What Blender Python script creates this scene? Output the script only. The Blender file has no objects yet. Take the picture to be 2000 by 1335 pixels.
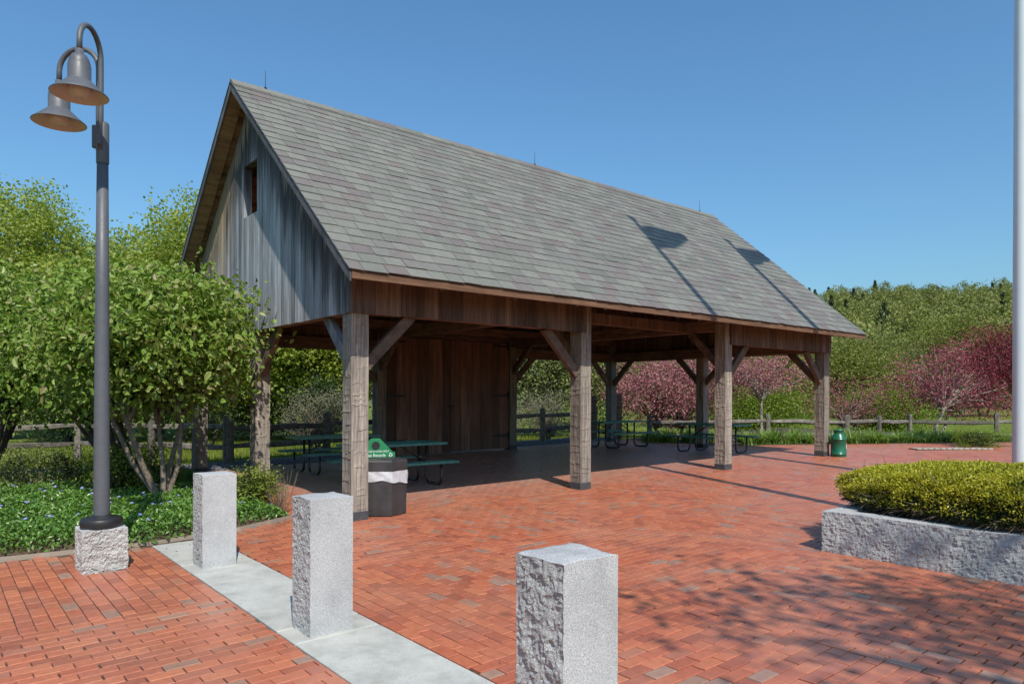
import bpy, bmesh, math, random
import numpy as np
from mathutils import Vector, Matrix, Euler, noise

# ------------------------------------------------------------------ camera, sky, sun, exposure
SC = bpy.context.scene
COL = SC.collection
R = math.radians
cam_d = bpy.data.cameras.new("camera")
cam = bpy.data.objects.new("camera", cam_d)
COL.objects.link(cam)
SC.camera = cam
cam_d.sensor_width = 36.0
cam_d.lens = 24.70
cam_d.shift_y = 0.0523
cam_d.clip_start = 0.05
cam_d.clip_end = 3000.0
cam.matrix_world = Matrix.Translation((0, 0, 1.6)) @ Matrix.Rotation(R(90), 4, 'X') @ Matrix.Rotation(0.0029, 4, 'Z')

SUN_EL, SUN_AZ = R(49.5), R(18.6)          # sun stands behind the viewer, 18.6 degrees to the right
world = bpy.data.worlds.new("World")
SC.world = world
world.use_nodes = True
wn = world.node_tree
sky = wn.nodes.new("ShaderNodeTexSky")
sky.sky_type = 'NISHITA'
sky.sun_disc = False
sky.sun_elevation = SUN_EL
sky.sun_rotation = R(180) - SUN_AZ
sky.air_density = 1.4
sky.dust_density = 1.5
sky.ozone_density = 10.0
bg = wn.nodes["Background"]
tint = wn.nodes.new("ShaderNodeMix")                # slight overall white balance of the sky
tint.data_type = 'RGBA'
tint.blend_type = 'MULTIPLY'
tint.inputs[0].default_value = 1.0
tint.inputs[7].default_value = (0.84, 1.01, 1.0, 1.0)
wn.links.new(sky.outputs[0], tint.inputs[6])
wn.links.new(tint.outputs[2], bg.inputs[0])
bg.inputs[1].default_value = 0.112
sun_d = bpy.data.lights.new("sun", 'SUN')
sun_d.energy = 3.8
sun_d.angle = R(0.53)
sun_d.color = (1.0, 0.93, 0.82)
sun = bpy.data.objects.new("sun", sun_d)
COL.objects.link(sun)
sdir = Vector((-math.sin(SUN_AZ) * math.cos(SUN_EL), math.cos(SUN_AZ) * math.cos(SUN_EL), -math.sin(SUN_EL)))
sun.rotation_euler = sdir.to_track_quat('-Z', 'Y').to_euler()
sun.location = (8, -20, 30)
SC.view_settings.view_transform = 'Standard'
SC.view_settings.look = 'None'
SC.view_settings.exposure = 0.42
SC.view_settings.gamma = 1.0
SC.render.engine = 'CYCLES'
SC.cycles.use_denoising = True
SC.cycles.max_bounces = 8
SC.cycles.diffuse_bounces = 5
SC.cycles.transparent_max_bounces = 4
SC.cycles.caustics_reflective = False
SC.cycles.caustics_refractive = False

rng = np.random.default_rng(7)
random.seed(7)

# ------------------------------------------------------------------ the building frame
YAW = 0.8791
OX, OY = -2.0373, 8.9015
D1 = np.array([math.sin(YAW), math.cos(YAW)])
D2 = np.array([-math.cos(YAW), math.sin(YAW)])
RZ = math.pi / 2 - YAW
GX = 0.0138                                   # the paving rises gently along the building


def W(a, b):
    return (OX + a * D1[0] + b * D2[0], OY + a * D1[1] + b * D2[1])


def loc(x, y):
    dx, dy = x - OX, y - OY
    return dx * D1[0] + dy * D1[1], dx * D2[0] + dy * D2[1]


def gz(x, y):
    return GX * loc(x, y)[0]


# ------------------------------------------------------------------ node helpers
def new_mat(name):
    m = bpy.data.materials.new(name)
    m.use_nodes = True
    return m, m.node_tree, m.node_tree.nodes["Principled BSDF"]


def N(nt, typ, ins=None, **props):
    n = nt.nodes.new(typ)
    for k, v in props.items():
        setattr(n, k, v)
    for k, v in (ins or {}).items():
        if isinstance(v, bpy.types.NodeSocket):
            nt.links.new(v, n.inputs[k])
        else:
            n.inputs[k].default_value = v
    return n


def c4(c):
    return (c[0], c[1], c[2], 1.0)


def mixc(nt, f, a, b, blend='MIX'):
    n = nt.nodes.new("ShaderNodeMix")
    n.data_type = 'RGBA'
    n.blend_type = blend
    for i, v in ((0, f), (6, a), (7, b)):
        if isinstance(v, bpy.types.NodeSocket):
            nt.links.new(v, n.inputs[i])
        else:
            n.inputs[i].default_value = v if i == 0 else c4(v)
    return n.outputs[2]


def ramp(nt, fac, stops, interp='LINEAR'):
    n = nt.nodes.new("ShaderNodeValToRGB")
    n.color_ramp.interpolation = interp
    el = n.color_ramp.elements
    while len(el) > 1:
        el.remove(el[-1])
    el[0].position = stops[0][0]
    el[0].color = c4(stops[0][1])
    for p, c in stops[1:]:
        e = el.new(p)
        e.color = c4(c)
    nt.links.new(fac, n.inputs[0])
    return n.outputs[0]


def g(v):
    return (v, v, v)


def math_(nt, op, a, b=None):
    n = nt.nodes.new("ShaderNodeMath")
    n.operation = op
    for i, v in enumerate((a, b)):
        if v is None:
            continue
        if isinstance(v, bpy.types.NodeSocket):
            nt.links.new(v, n.inputs[i])
        else:
            n.inputs[i].default_value = v
    return n.outputs[0]


def coords(nt, kind='Object', scale=(1, 1, 1)):
    tc = nt.nodes.new("ShaderNodeTexCoord")
    mp = nt.nodes.new("ShaderNodeMapping")
    nt.links.new(tc.outputs[kind], mp.inputs[0])
    mp.inputs['Scale'].default_value = scale
    return mp.outputs[0]


def wpos(nt, scale=(1, 1, 1)):
    ge = nt.nodes.new("ShaderNodeNewGeometry")
    mp = nt.nodes.new("ShaderNodeMapping")
    nt.links.new(ge.outputs['Position'], mp.inputs[0])
    mp.inputs['Scale'].default_value = scale
    return mp.outputs[0]


def noise_(nt, vec, scale, detail=4, rough=.55):
    n = N(nt, "ShaderNodeTexNoise", {'Vector': vec, 'Scale': scale, 'Detail': detail, 'Roughness': rough})
    return n.outputs[0]


def piece_random(nt):
    oi = nt.nodes.new("ShaderNodeObjectInfo")
    ge = nt.nodes.new("ShaderNodeNewGeometry")
    s = math_(nt, 'ADD', math_(nt, 'MULTIPLY', oi.outputs['Random'], 7.31), ge.outputs['Random Per Island'])
    return math_(nt, 'FRACT', s)


def bump(nt, bs, h, strength=.5, dist=.01):
    b = N(nt, "ShaderNodeBump", {'Height': h, 'Strength': strength, 'Distance': dist})
    nt.links.new(b.outputs[0], bs.inputs['Normal'])


def plain(name, col, rough=.6, metallic=0.0, var=.12, scale=9.0, spec=.4):
    m, nt, bs = new_mat(name)
    nz = noise_(nt, coords(nt), scale, 5)
    c = ramp(nt, nz, [(.3, tuple(x * (1 - var) for x in col)), (.7, tuple(min(1, x * (1 + var)) for x in col))])
    nt.links.new(c, bs.inputs['Base Color'])
    r = ramp(nt, nz, [(.3, g(max(0, rough - .08))), (.7, g(min(1, rough + .08)))])
    nt.links.new(r, bs.inputs['Roughness'])
    bs.inputs['Metallic'].default_value = metallic
    bs.inputs['Specular IOR Level'].default_value = spec
    return m


MT = {}


def make_materials():
    # bricks: orange red clay with grey brown ones strewn among them
    m, nt, bs = new_mat("brick")
    r = piece_random(nt)
    base = ramp(nt, r, [(0, (.29, .087, .052)), (.12, (.37, .110, .060)), (.30, (.48, .148, .073)), (.46, (.40, .112, .062)),
                        (.64, (.51, .172, .086)), (.78, (.43, .130, .072)), (.90, (.36, .112, .069)), (.93, (.40, .16, .10)), (.945, (.32, .185, .132)), (.97, (.28, .165, .122)),
                        (.985, (.35, .215, .16)), (1, (.25, .155, .12))])
    wp = wpos(nt)
    mott = noise_(nt, wp, 26, 6, .7)
    base = mixc(nt, .55, base, ramp(nt, mott, [(.25, g(.55)), (.55, g(1.0)), (.8, g(1.25))]), 'MULTIPLY')
    wide = noise_(nt, wp, .7, 4, .6)
    base = mixc(nt, ramp(nt, wide, [(.42, g(0)), (.72, g(.5))]), base, (.40, .20, .13))
    dust = noise_(nt, wp, 5.0, 7, .75)
    base = mixc(nt, ramp(nt, dust, [(.56, g(0)), (.80, g(.4))]), base, (.46, .26, .165))
    dirt = noise_(nt, wp, 1.9, 8, .8)
    base = mixc(nt, ramp(nt, dirt, [(.52, g(0)), (.70, g(.38))]), base, (.24, .105, .066))
    # pale tint painted on the bricks inside the post lines, lifting the shaded floor
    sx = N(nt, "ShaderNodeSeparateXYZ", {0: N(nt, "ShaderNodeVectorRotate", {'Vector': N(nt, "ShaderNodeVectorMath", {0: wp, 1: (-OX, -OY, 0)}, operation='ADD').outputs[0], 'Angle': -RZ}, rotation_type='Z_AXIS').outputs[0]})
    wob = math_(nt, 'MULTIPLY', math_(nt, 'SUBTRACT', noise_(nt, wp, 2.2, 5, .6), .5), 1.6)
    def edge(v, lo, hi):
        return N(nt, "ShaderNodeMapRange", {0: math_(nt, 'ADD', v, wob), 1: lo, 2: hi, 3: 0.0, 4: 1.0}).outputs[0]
    floor_lift = math_(nt, 'MULTIPLY', math_(nt, 'MULTIPLY', edge(sx.outputs['X'], -.2, 1.0), edge(sx.outputs['X'], 12.9, 11.8)), edge(sx.outputs['Y'], .1, 2.0))
    base = mixc(nt, math_(nt, 'MULTIPLY', floor_lift, .55), base, (.36, .285, .25))
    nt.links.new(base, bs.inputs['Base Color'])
    nt.links.new(ramp(nt, mott, [(.3, g(.28)), (.7, g(.46))]), bs.inputs['Roughness'])
    bs.inputs['Specular IOR Level'].default_value = .5
    bump(nt, bs, noise_(nt, wp, 130, 5, .7), .25, .003)
    MT['brick'] = m
    m, nt, bs = new_mat("joint_sand")
    wp = wpos(nt)
    nt.links.new(ramp(nt, noise_(nt, wp, 30, 6, .7), [(.3, (.030, .022, .018)), (.55, (.07, .05, .036)), (.75, (.22, .17, .12))]), bs.inputs['Base Color'])
    bs.inputs['Roughness'].default_value = .95
    MT['sand'] = m
    # granites
    for key, c0, c1, c2, rgh in (('granite_pale', (.28, .28, .255), (.44, .44, .405), (.55, .545, .505), .75),
                                 ('granite', (.17, .175, .185), (.40, .405, .41), (.66, .66, .66), .65),
                                 ('granite_rough', (.22, .225, .22), (.44, .455, .45), (.68, .69, .68), .8),
                                 ('granite_warm', (.25, .245, .235), (.49, .485, .47), (.70, .70, .68), .75)):
        m, nt, bs = new_mat(key)
        wp = wpos(nt)
        sp = noise_(nt, wp, 210, 3, .8)
        col = ramp(nt, sp, [(.33, c0), (.5, c1), (.68, c2)])
        big = noise_(nt, wp, 3.2, 5, .6)
        col = mixc(nt, .8, col, ramp(nt, big, [(.3, g(.78)), (.5, g(1.0)), (.7, g(1.12))]), 'MULTIPLY')
        if key == 'granite_pale':
            st = noise_(nt, wp, 6.0, 7, .7)
            col = mixc(nt, ramp(nt, st, [(.48, g(0)), (.68, g(.55))]), col, (.27, .265, .235))
        nt.links.new(col, bs.inputs['Base Color'])
        bs.inputs['Roughness'].default_value = rgh
        h = math_(nt, 'ADD', sp, math_(nt, 'MULTIPLY', noise_(nt, wp, 60, 6, .72), 2.6 if key in ('granite_rough', 'granite_warm') else .4))
        bump(nt, bs, h, .8 if key in ('granite_rough', 'granite_warm') else .3, .008 if key in ('granite_rough', 'granite_warm') else .005)
        MT[key] = m
    # slate
    m, nt, bs = new_mat("slate")
    r = piece_random(nt)
    wp = wpos(nt)
    clump = noise_(nt, wp, .9, 3, .6)
    rr = math_(nt, 'ADD', math_(nt, 'MULTIPLY', r, .70), math_(nt, 'MULTIPLY', clump, .40))
    col = ramp(nt, rr, [(.18, (.128, .130, .118)), (.36, (.158, .160, .145)), (.56, (.186, .184, .168)), (.68, (.156, .152, .145)), (.78, (.158, .143, .138)),
                        (.88, (.142, .122, .123)), (.96, (.172, .143, .133)), (1, (.125, .106, .110))])
    col = mixc(nt, 1.0, col, (.98, .98, .94), 'MULTIPLY')
    col = mixc(nt, .6, col, ramp(nt, noise_(nt, wp, 14, 6, .7), [(.25, g(.68)), (.5, g(1)), (.75, g(1.22))]), 'MULTIPLY')
    col = mixc(nt, ramp(nt, noise_(nt, wp, 3.3, 6, .7), [(.55, g(0)), (.75, g(.3))]), col, (.19, .165, .135))
    nt.links.new(col, bs.inputs['Base Color'])
    bs.inputs['Roughness'].default_value = .62
    bs.inputs['Specular IOR Level'].default_value = .35
    bump(nt, bs, noise_(nt, wp, 45, 6, .7), .45, .008)
    MT['slate'] = m
    # woods : (name, dark, mid, light, grain axis scale)
    def wood(key, d, mcol, l, scale, rough=.8, stain=None, var=.35, bstr=.5):
        m, nt, bs = new_mat(key)
        r = piece_random(nt)
        tc = coords(nt, 'Object', scale)
        off = N(nt, "ShaderNodeVectorMath", {0: tc}, operation='ADD')
        cmb = N(nt, "ShaderNodeCombineXYZ", {'X': math_(nt, 'MULTIPLY', r, 37.0), 'Y': math_(nt, 'MULTIPLY', r, 19.0), 'Z': math_(nt, 'MULTIPLY', r, 23.0)})
        nt.links.new(cmb.outputs[0], off.inputs[1])
        gr = noise_(nt, off.outputs[0], 1.0, 8, .68)
        col = ramp(nt, gr, [(.28, d), (.5, mcol), (.72, l)])
        col = mixc(nt, 1.0, col, ramp(nt, r, [(0, g(1 - var)), (.5, g(1.0)), (1, g(1 + var))]), 'MULTIPLY')
        big = noise_(nt, coords(nt, 'Object', (1.2, 1.2, .5)), 1.6, 5, .65)
        col = mixc(nt, .7, col, ramp(nt, big, [(.3, g(.62)), (.5, g(1)), (.7, g(1.22))]), 'MULTIPLY')
        if stain:
            col = stain(nt, col, gr)
        nt.links.new(col, bs.inputs['Base Color'])
        bs.inputs['Roughness'].default_value = rough
        bs.inputs['Specular IOR Level'].default_value = .25
        bump(nt, bs, gr, bstr, .006)
        MT[key] = m

    def gable_stain(nt, col, gr):
        # black algae and bare tan patches hang down from the rakes: distance below the roof line in the building's own frame
        tc = nt.nodes.new("ShaderNodeTexCoord")
        sx = N(nt, "ShaderNodeSeparateXYZ", {0: tc.outputs['Object']})
        d = math_(nt, 'SUBTRACT', 6.45, math_(nt, 'MULTIPLY', math_(nt, 'ABSOLUTE', math_(nt, 'SUBTRACT', sx.outputs['Y'], 3.5256)), .856))
        d = math_(nt, 'SUBTRACT', d, sx.outputs['Z'])
        st = noise_(nt, coords(nt, 'Object', (6, 7, .35)), 1.0, 6, .75)
        dd = math_(nt, 'ADD', d, math_(nt, 'MULTIPLY', math_(nt, 'SUBTRACT', st, .5), 2.6))
        col = mixc(nt, ramp(nt, dd, [(.0, g(.55)), (.22, g(.8)), (.36, g(0))]), col, (.34, .255, .165))
        dd2 = math_(nt, 'ADD', math_(nt, 'MULTIPLY', d, .8), math_(nt, 'MULTIPLY', math_(nt, 'SUBTRACT', st, .5), 2.2))
        col = mixc(nt, ramp(nt, dd2, [(.1, g(.25)), (.3, g(.92)), (.6, g(.75)), (.95, g(0))]), col, (.035, .034, .036))
        left = N(nt, "ShaderNodeMapRange", {0: sx.outputs['Y'], 1: 4.3, 2: 5.1, 3: 0.0, 4: 1.0}).outputs[0]
        tan = math_(nt, 'MULTIPLY', left, ramp(nt, st, [(.42, g(0)), (.58, g(.85))]))
        return mixc(nt, tan, col, (.42, .30, .18))
    wood('siding_grey', (.13, .135, .145), (.275, .285, .305), (.44, .45, .47), (22, 22, 1.1), .85, gable_stain, .38, .6)
    wood('siding_brown', (.055, .035, .028), (.125, .080, .062), (.22, .160, .13), (18, 18, 1.0), .75, None, .4)
    wood('door_wood', (.075, .038, .029), (.165, .086, .062), (.26, .150, .108), (14, 14, .7), .7, None, .4)
    wood('post_wood', (.075, .066, .060), (.225, .196, .168), (.42, .36, .295), (42, 42, 1.5), .88, None, .2, .9)
    wood('beam_wood', (.065, .042, .033), (.155, .100, .076), (.24, .165, .125), (2.0, 2.0, 14), .8, None, .25)
    wood('brace_wood', (.07, .05, .04), (.155, .112, .086), (.24, .185, .145), (6, 6, 6), .8, None, .25)
    wood('brace_grey', (.075, .08, .09), (.16, .17, .19), (.26, .27, .29), (8, 8, 4), .85, None, .2)
    wood('fascia_wood', (.08, .042, .026), (.155, .082, .048), (.22, .125, .075), (1.2, 30, 30), .7, None, .2)
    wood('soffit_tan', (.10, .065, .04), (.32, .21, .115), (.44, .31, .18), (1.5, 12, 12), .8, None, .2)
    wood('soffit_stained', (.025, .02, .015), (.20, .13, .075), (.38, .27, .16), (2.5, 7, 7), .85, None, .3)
    wood('barge_wood', (.045, .048, .055), (.095, .10, .11), (.16, .165, .175), (12, 2, 2), .8, None, .2)
    wood('fence_wood', (.065, .055, .045), (.155, .138, .118), (.27, .245, .21), (9, 9, 9), .9, None, .3, .8)
    # metals, plastics
    MT['lamp'] = plain('lamp_paint', (.088, .094, .106), .5, 0, .06, 20, .5)
    MT['lamp_in'] = plain('lamp_reflector', (.50, .49, .47), .35, 0, .06, 8, .5)
    MT['glass'] = plain('lamp_globe', (.55, .55, .53), .15, 0, .03, 8, .6)
    MT['black'] = plain('black_rubber', (.018, .018, .02), .45, 0, .2, 12, .5)
    MT['can'] = plain('bin_plastic', (.040, .038, .039), .42, 0, .25, 6, .5)
    MT['bag'] = plain('bag_film', (.52, .53, .56), .35, 0, .08, 30, .5)
    MT['recycle'] = plain('recycle_green', (.018, .19, .075), .4, 0, .06, 6, .5)
    MT['print'] = plain('white_print', (.8, .8, .8), .5, 0, .03, 6)
    MT['table'] = plain('table_coating', (.05, .22, .19), .24, 0, .15, 14, .5)
    MT['tube'] = plain('tube_brown', (.045, .028, .028), .25, .1, .2, 14, .5)
    MT['milk'] = plain('milk_can_green', (.012, .115, .062), .3, 0, .1, 9, .5)
    MT['cream'] = plain('cream_paint', (.75, .68, .47), .5, 0, .06, 9)
    MT['pole'] = plain('flagpole_paint', (.62, .70, .73), .3, .0, .03, 3, .5)
    MT['flag'] = plain('flag_cloth', (.42, .20, .20), .8, 0, .1, 3, .2)
    MT['iron'] = plain('iron', (.02, .018, .018), .5, .4, .3, 14, .5)
    MT['plinth'] = plain('post_plinth', (.055, .058, .062), .7, 0, .25, 12)
    MT['bark'] = plain('bark', (.17, .135, .105), .9, 0, .45, 30, .2)
    MT['bark_dark'] = plain('bark_dark', (.075, .06, .05), .9, 0, .45, 20, .2)
    MT['bark_pale'] = plain('bark_pale', (.30, .265, .215), .9, 0, .35, 18, .2)
    MT['soil'] = plain('soil', (.105, .074, .05), .95, 0, .45, 40, .1)
    MT['gravel'] = plain('gravel', (.17, .17, .185), .8, 0, .55, 60, .3)
    MT['cobble'] = plain('cobble', (.33, .29, .245), .85, 0, .3, 20, .3)

    def leaf(key, cols, trans=.35, rough=.5, clump=.9, spec=.35, tcol=None):
        m, nt, bs = new_mat(key)
        ge = nt.nodes.new("ShaderNodeNewGeometry")
        r = ge.outputs['Random Per Island']
        rr = math_(nt, 'ADD', math_(nt, 'MULTIPLY', r, .62), math_(nt, 'MULTIPLY', noise_(nt, wpos(nt), clump, 3), .5))
        n = len(cols)
        col = ramp(nt, rr, [(.12 + .8 * i / (n - 1), c) for i, c in enumerate(cols)])
        nt.links.new(col, bs.inputs['Base Color'])
        bs.inputs['Roughness'].default_value = rough
        bs.inputs['Specular IOR Level'].default_value = spec
        tr = N(nt, "ShaderNodeBsdfTranslucent", {})
        nt.links.new(mixc(nt, 1.0, col, tcol or (1.25, 1.2, .6), 'MULTIPLY'), tr.inputs[0])
        mx = N(nt, "ShaderNodeMixShader", {0: trans})
        nt.links.new(bs.outputs[0], mx.inputs[1])
        nt.links.new(tr.outputs[0], mx.inputs[2])
        nt.links.new(mx.outputs[0], nt.nodes['Material Output'].inputs[0])
        MT[key] = m
    leaf('leaf_shrub', [(.075, .135, .02), (.13, .225, .032), (.20, .315, .05), (.27, .36, .08), (.30, .26, .13)], .35, .42)
    leaf('leaf_maple', [(.16, .215, .04), (.25, .33, .058), (.34, .41, .08), (.42, .46, .12)], .5, .5)
    leaf('leaf_yellow', [(.13, .18, .022), (.20, .265, .032), (.28, .335, .046), (.35, .40, .08)], .4, .5)
    leaf('leaf_dark', [(.012, .028, .008), (.022, .05, .012), (.04, .075, .018), (.06, .10, .025)], .2, .5)
    leaf('leaf_mid', [(.08, .13, .025), (.135, .205, .036), (.20, .275, .05), (.27, .335, .08)], .35, .5)
    leaf('leaf_spring', [(.085, .105, .022), (.145, .17, .032), (.21, .235, .045), (.28, .295, .08)], .35, .55, .8)
    leaf('leaf_bright', [(.09, .145, .014), (.14, .215, .02), (.20, .285, .03), (.26, .325, .055)], .4, .5)
    leaf('leaf_olive', [(.07, .085, .024), (.115, .13, .036), (.175, .19, .052), (.24, .245, .085)], .3, .6)
    leaf('leaf_conifer', [(.055, .075, .024), (.105, .135, .036), (.175, .205, .058), (.27, .285, .10)], .15, .6)
    leaf('blossom_pink', [(.16, .16, .05), (.30, .12, .12), (.42, .16, .19), (.55, .26, .29), (.34, .14, .16), (.20, .20, .07)], .3, .6, 1.2, .2, (1.1, .9, .9))
    leaf('blossom_magenta', [(.13, .11, .045), (.27, .065, .09), (.36, .085, .125), (.45, .16, .20), (.29, .085, .11), (.17, .16, .06)], .3, .6, 1.2, .2, (1.1, .8, .85))
    leaf('blossom_dark', [(.06, .045, .03), (.13, .025, .035), (.21, .03, .055), (.30, .07, .10), (.08, .085, .03)], .3, .55, 1.2, .2, (1.1, .8, .85))
    leaf('blossom_white', [(.30, .33, .22), (.45, .47, .38), (.55, .56, .48)], .3, .6)
    leaf('bush_grey', [(.11, .10, .085), (.19, .175, .14), (.25, .25, .165), (.17, .19, .08)], .2, .7)
    leaf('vinca', [(.035, .09, .014), (.07, .165, .022), (.115, .235, .034), (.16, .29, .055)], .2, .35, 1.5, .5)
    leaf('vinca_flower', [(.16, .19, .50), (.24, .26, .62), (.34, .34, .70)], .25, .6)
    leaf('yew_tip', [(.20, .22, .016), (.33, .335, .022), (.45, .43, .035), (.53, .48, .075)], .35, .45, 2.0)
    leaf('yew_green', [(.07, .11, .014), (.13, .18, .02), (.20, .255, .03), (.28, .32, .05)], .3, .45, 2.0)
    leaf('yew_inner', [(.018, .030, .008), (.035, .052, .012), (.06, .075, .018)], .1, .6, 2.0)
    leaf('twig', [(.06, .045, .032), (.12, .09, .065), (.19, .15, .11)], .05, .8)
    leaf('daylily', [(.09, .17, .024), (.14, .25, .036), (.20, .32, .055), (.27, .37, .09)], .35, .4, 1.5)
    leaf('grass', [(.075, .115, .014), (.12, .175, .02), (.19, .235, .03), (.27, .29, .05)], .3, .6, .4)
    leaf('forest_leaf', [(.085, .115, .032), (.135, .17, .042), (.20, .235, .056), (.27, .285, .078), (.285, .265, .13)], .25, .7, .035)
    leaf('forest_pine', [(.035, .055, .026), (.055, .08, .036), (.085, .11, .048)], .1, .7, .05)
    # lawn
    m, nt, bs = new_mat("lawn")
    wp = wpos(nt)
    c = ramp(nt, noise_(nt, wp, 1.2, 8, .75), [(.3, (.085, .12, .02)), (.5, (.145, .19, .03)), (.7, (.21, .25, .05))])
    c = mixc(nt, ramp(nt, noise_(nt, wp, 60, 4, .8), [(.35, g(.0)), (.7, g(.5))]), c, (.05, .08, .014))
    nt.links.new(c, bs.inputs['Base Color'])
    bs.inputs['Roughness'].default_value = .95
    bs.inputs['Specular IOR Level'].default_value = .1
    bump(nt, bs, noise_(nt, wp, 80, 4, .8), .8, .03)
    MT['lawn'] = m


make_materials()


# ------------------------------------------------------------------ mesh helpers
def link(o, parent=None, label=None, cat=None, group=None, kind=None):
    COL.objects.link(o)
    if parent is not None:
        o.parent = parent
    if label:
        o["label"] = label
    if cat:
        o["category"] = cat
    if group:
        o["group"] = group
    if kind:
        o["kind"] = kind
    return o


def fast_mesh(name, V, F, mat, smooth=False):
    V = np.asarray(V, dtype=np.float32)
    F = np.asarray(F, dtype=np.int32)
    me = bpy.data.meshes.new(name)
    k = F.shape[1]
    me.vertices.add(len(V))
    me.vertices.foreach_set("co", V.ravel())
    me.loops.add(F.size)
    me.loops.foreach_set("vertex_index", F.ravel())
    me.polygons.add(len(F))
    me.polygons.foreach_set("loop_start", np.arange(0, F.size, k, dtype=np.int32))
    try:
        me.polygons.foreach_set("loop_total", np.full(len(F), k, dtype=np.int32))
    except Exception:
        pass
    me.update(calc_edges=True)
    me.validate()
    me.polygons.foreach_set("use_smooth", np.full(len(me.polygons), bool(smooth)))
    me.materials.append(mat)
    return me


def mesh_py(name, V, F, mat, smooth=False):
    me = bpy.data.meshes.new(name)
    me.from_pydata([tuple(map(float, v)) for v in V], [], [tuple(int(i) for i in f) for f in F])
    me.update()
    if smooth:
        me.polygons.foreach_set("use_smooth", np.ones(len(me.polygons), dtype=bool))
    if isinstance(mat, (list, tuple)):
        for x in mat:
            me.materials.append(x)
    else:
        me.materials.append(mat)
    return me


class MB:
    def __init__(self):
        self.V, self.F = [], []

    def add(self, V, F):
        n = len(self.V)
        self.V += [tuple(v) for v in V]
        self.F += [tuple(i + n for i in f) for f in F]
        return self

    def box(self, x0, x1, y0, y1, z0, z1):
        return self.add([(x0, y0, z0), (x1, y0, z0), (x1, y1, z0), (x0, y1, z0), (x0, y0, z1), (x1, y0, z1), (x1, y1, z1), (x0, y1, z1)],
                        [(0, 3, 2, 1), (4, 5, 6, 7), (0, 1, 5, 4), (1, 2, 6, 5), (2, 3, 7, 6), (3, 0, 4, 7)])

    def prism(self, poly, axis, t0, t1):
        """extrude a 2-D polygon; axis 'x': poly in (y,z), 'y': poly in (x,z), 'z': poly in (x,y)"""
        n = len(poly)

        def p3(p, t):
            return (t, p[0], p[1]) if axis == 'x' else ((p[0], t, p[1]) if axis == 'y' else (p[0], p[1], t))
        V = [p3(p, t0) for p in poly] + [p3(p, t1) for p in poly]
        F = [tuple(range(n))[::-1], tuple(range(n, 2 * n))] + [(i, (i + 1) % n, n + (i + 1) % n, n + i) for i in range(n)]
        return self.add(V, F)

    def beam(self, p, q, w, h, up=(0, 0, 1)):
        p, q = Vector(p), Vector(q)
        d = (q - p).normalized()
        u = Vector(up)
        s = d.cross(u).normalized()
        u = s.cross(d).normalized()
        V = []
        for e in (p, q):
            for a, b in ((-1, -1), (1, -1), (1, 1), (-1, 1)):
                V.append(e + s * (a * w / 2) + u * (b * h / 2))
        return self.add(V, [(0, 1, 2, 3), (7, 6, 5, 4), (0, 4, 5, 1), (1, 5, 6, 2), (2, 6, 7, 3), (3, 7, 4, 0)])

    def tube(self, pts, rad, n=8, caps=True):
        pts = [Vector(p) for p in pts]
        if not hasattr(rad, '__len__'):
            rad = [rad] * len(pts)
        prev = None
        V, F = [], []
        for i, p in enumerate(pts):
            d = (pts[min(i + 1, len(pts) - 1)] - pts[max(i - 1, 0)]).normalized()
            if prev is None:
                ref = Vector((0, 0, 1)) if abs(d.z) < .9 else Vector((1, 0, 0))
                s = d.cross(ref).normalized()
            else:
                s = (prev - d * prev.dot(d)).normalized()
            prev = s
            u = d.cross(s)
            for k in range(n):
                t = 2 * math.pi * k / n
                V.append(p + (s * math.cos(t) + u * math.sin(t)) * rad[i])
        for i in range(len(pts) - 1):
            for k in range(n):
                F.append((i * n + k, i * n + (k + 1) % n, (i + 1) * n + (k + 1) % n, (i + 1) * n + k))
        if caps:
            F.append(tuple(range(n))[::-1])
            F.append(tuple(range((len(pts) - 1) * n, len(pts) * n)))
        return self.add(V, F)

    def lathe(self, prof, c=(0, 0, 0), n=32, sx=1.0):
        V, F = [], []
        for r, z in prof:
            for k in range(n):
                t = 2 * math.pi * k / n
                V.append((c[0] + r * math.cos(t), c[1] + r * math.sin(t), c[2] + z))
        for i in range(len(prof) - 1):
            for k in range(n):
                F.append((i * n + k, i * n + (k + 1) % n, (i + 1) * n + (k + 1) % n, (i + 1) * n + k))
        return self.add(V, F)

    def obj(self, name, mat, parent=None, smooth=False, bevel=0, **kw):
        me = mesh_py(name, self.V, self.F, mat, smooth)
        if bevel:
            bm = bmesh.new()
            bm.from_mesh(me)
            bmesh.ops.bevel(bm, geom=list(bm.edges), offset=bevel, segments=1, affect='EDGES', clamp_overlap=True)
            bm.to_mesh(me)
            bm.free()
        return link(bpy.data.objects.new(name, me), parent, **kw)


def empty(name, location, rz=0.0, **kw):
    o = bpy.data.objects.new(name, None)
    o.empty_display_size = .2
    o.location = location
    o.rotation_euler = (0, 0, rz)
    return link(o, None, **kw)


def copy_tree(o, parent=None):
    c = o.copy()
    COL.objects.link(c)
    c.parent = parent
    for ch in o.children:
        copy_tree(ch, c)
    return c


# ------------------------------------------------------------------ foliage helpers
def frames(n, up=.4, rg=rng, dirs=None):
    nrm = rg.normal(size=(n, 3))
    nrm /= np.linalg.norm(nrm, axis=1)[:, None]
    nrm[:, 2] = np.abs(nrm[:, 2]) * (1 - up) + up
    if dirs is not None:
        nrm = nrm + dirs
    nrm /= np.linalg.norm(nrm, axis=1)[:, None]
    t = rg.normal(size=(n, 3))
    t -= nrm * (t * nrm).sum(1)[:, None]
    t /= np.linalg.norm(t, axis=1)[:, None]
    b = np.cross(nrm, t)
    return nrm, t, b


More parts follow.
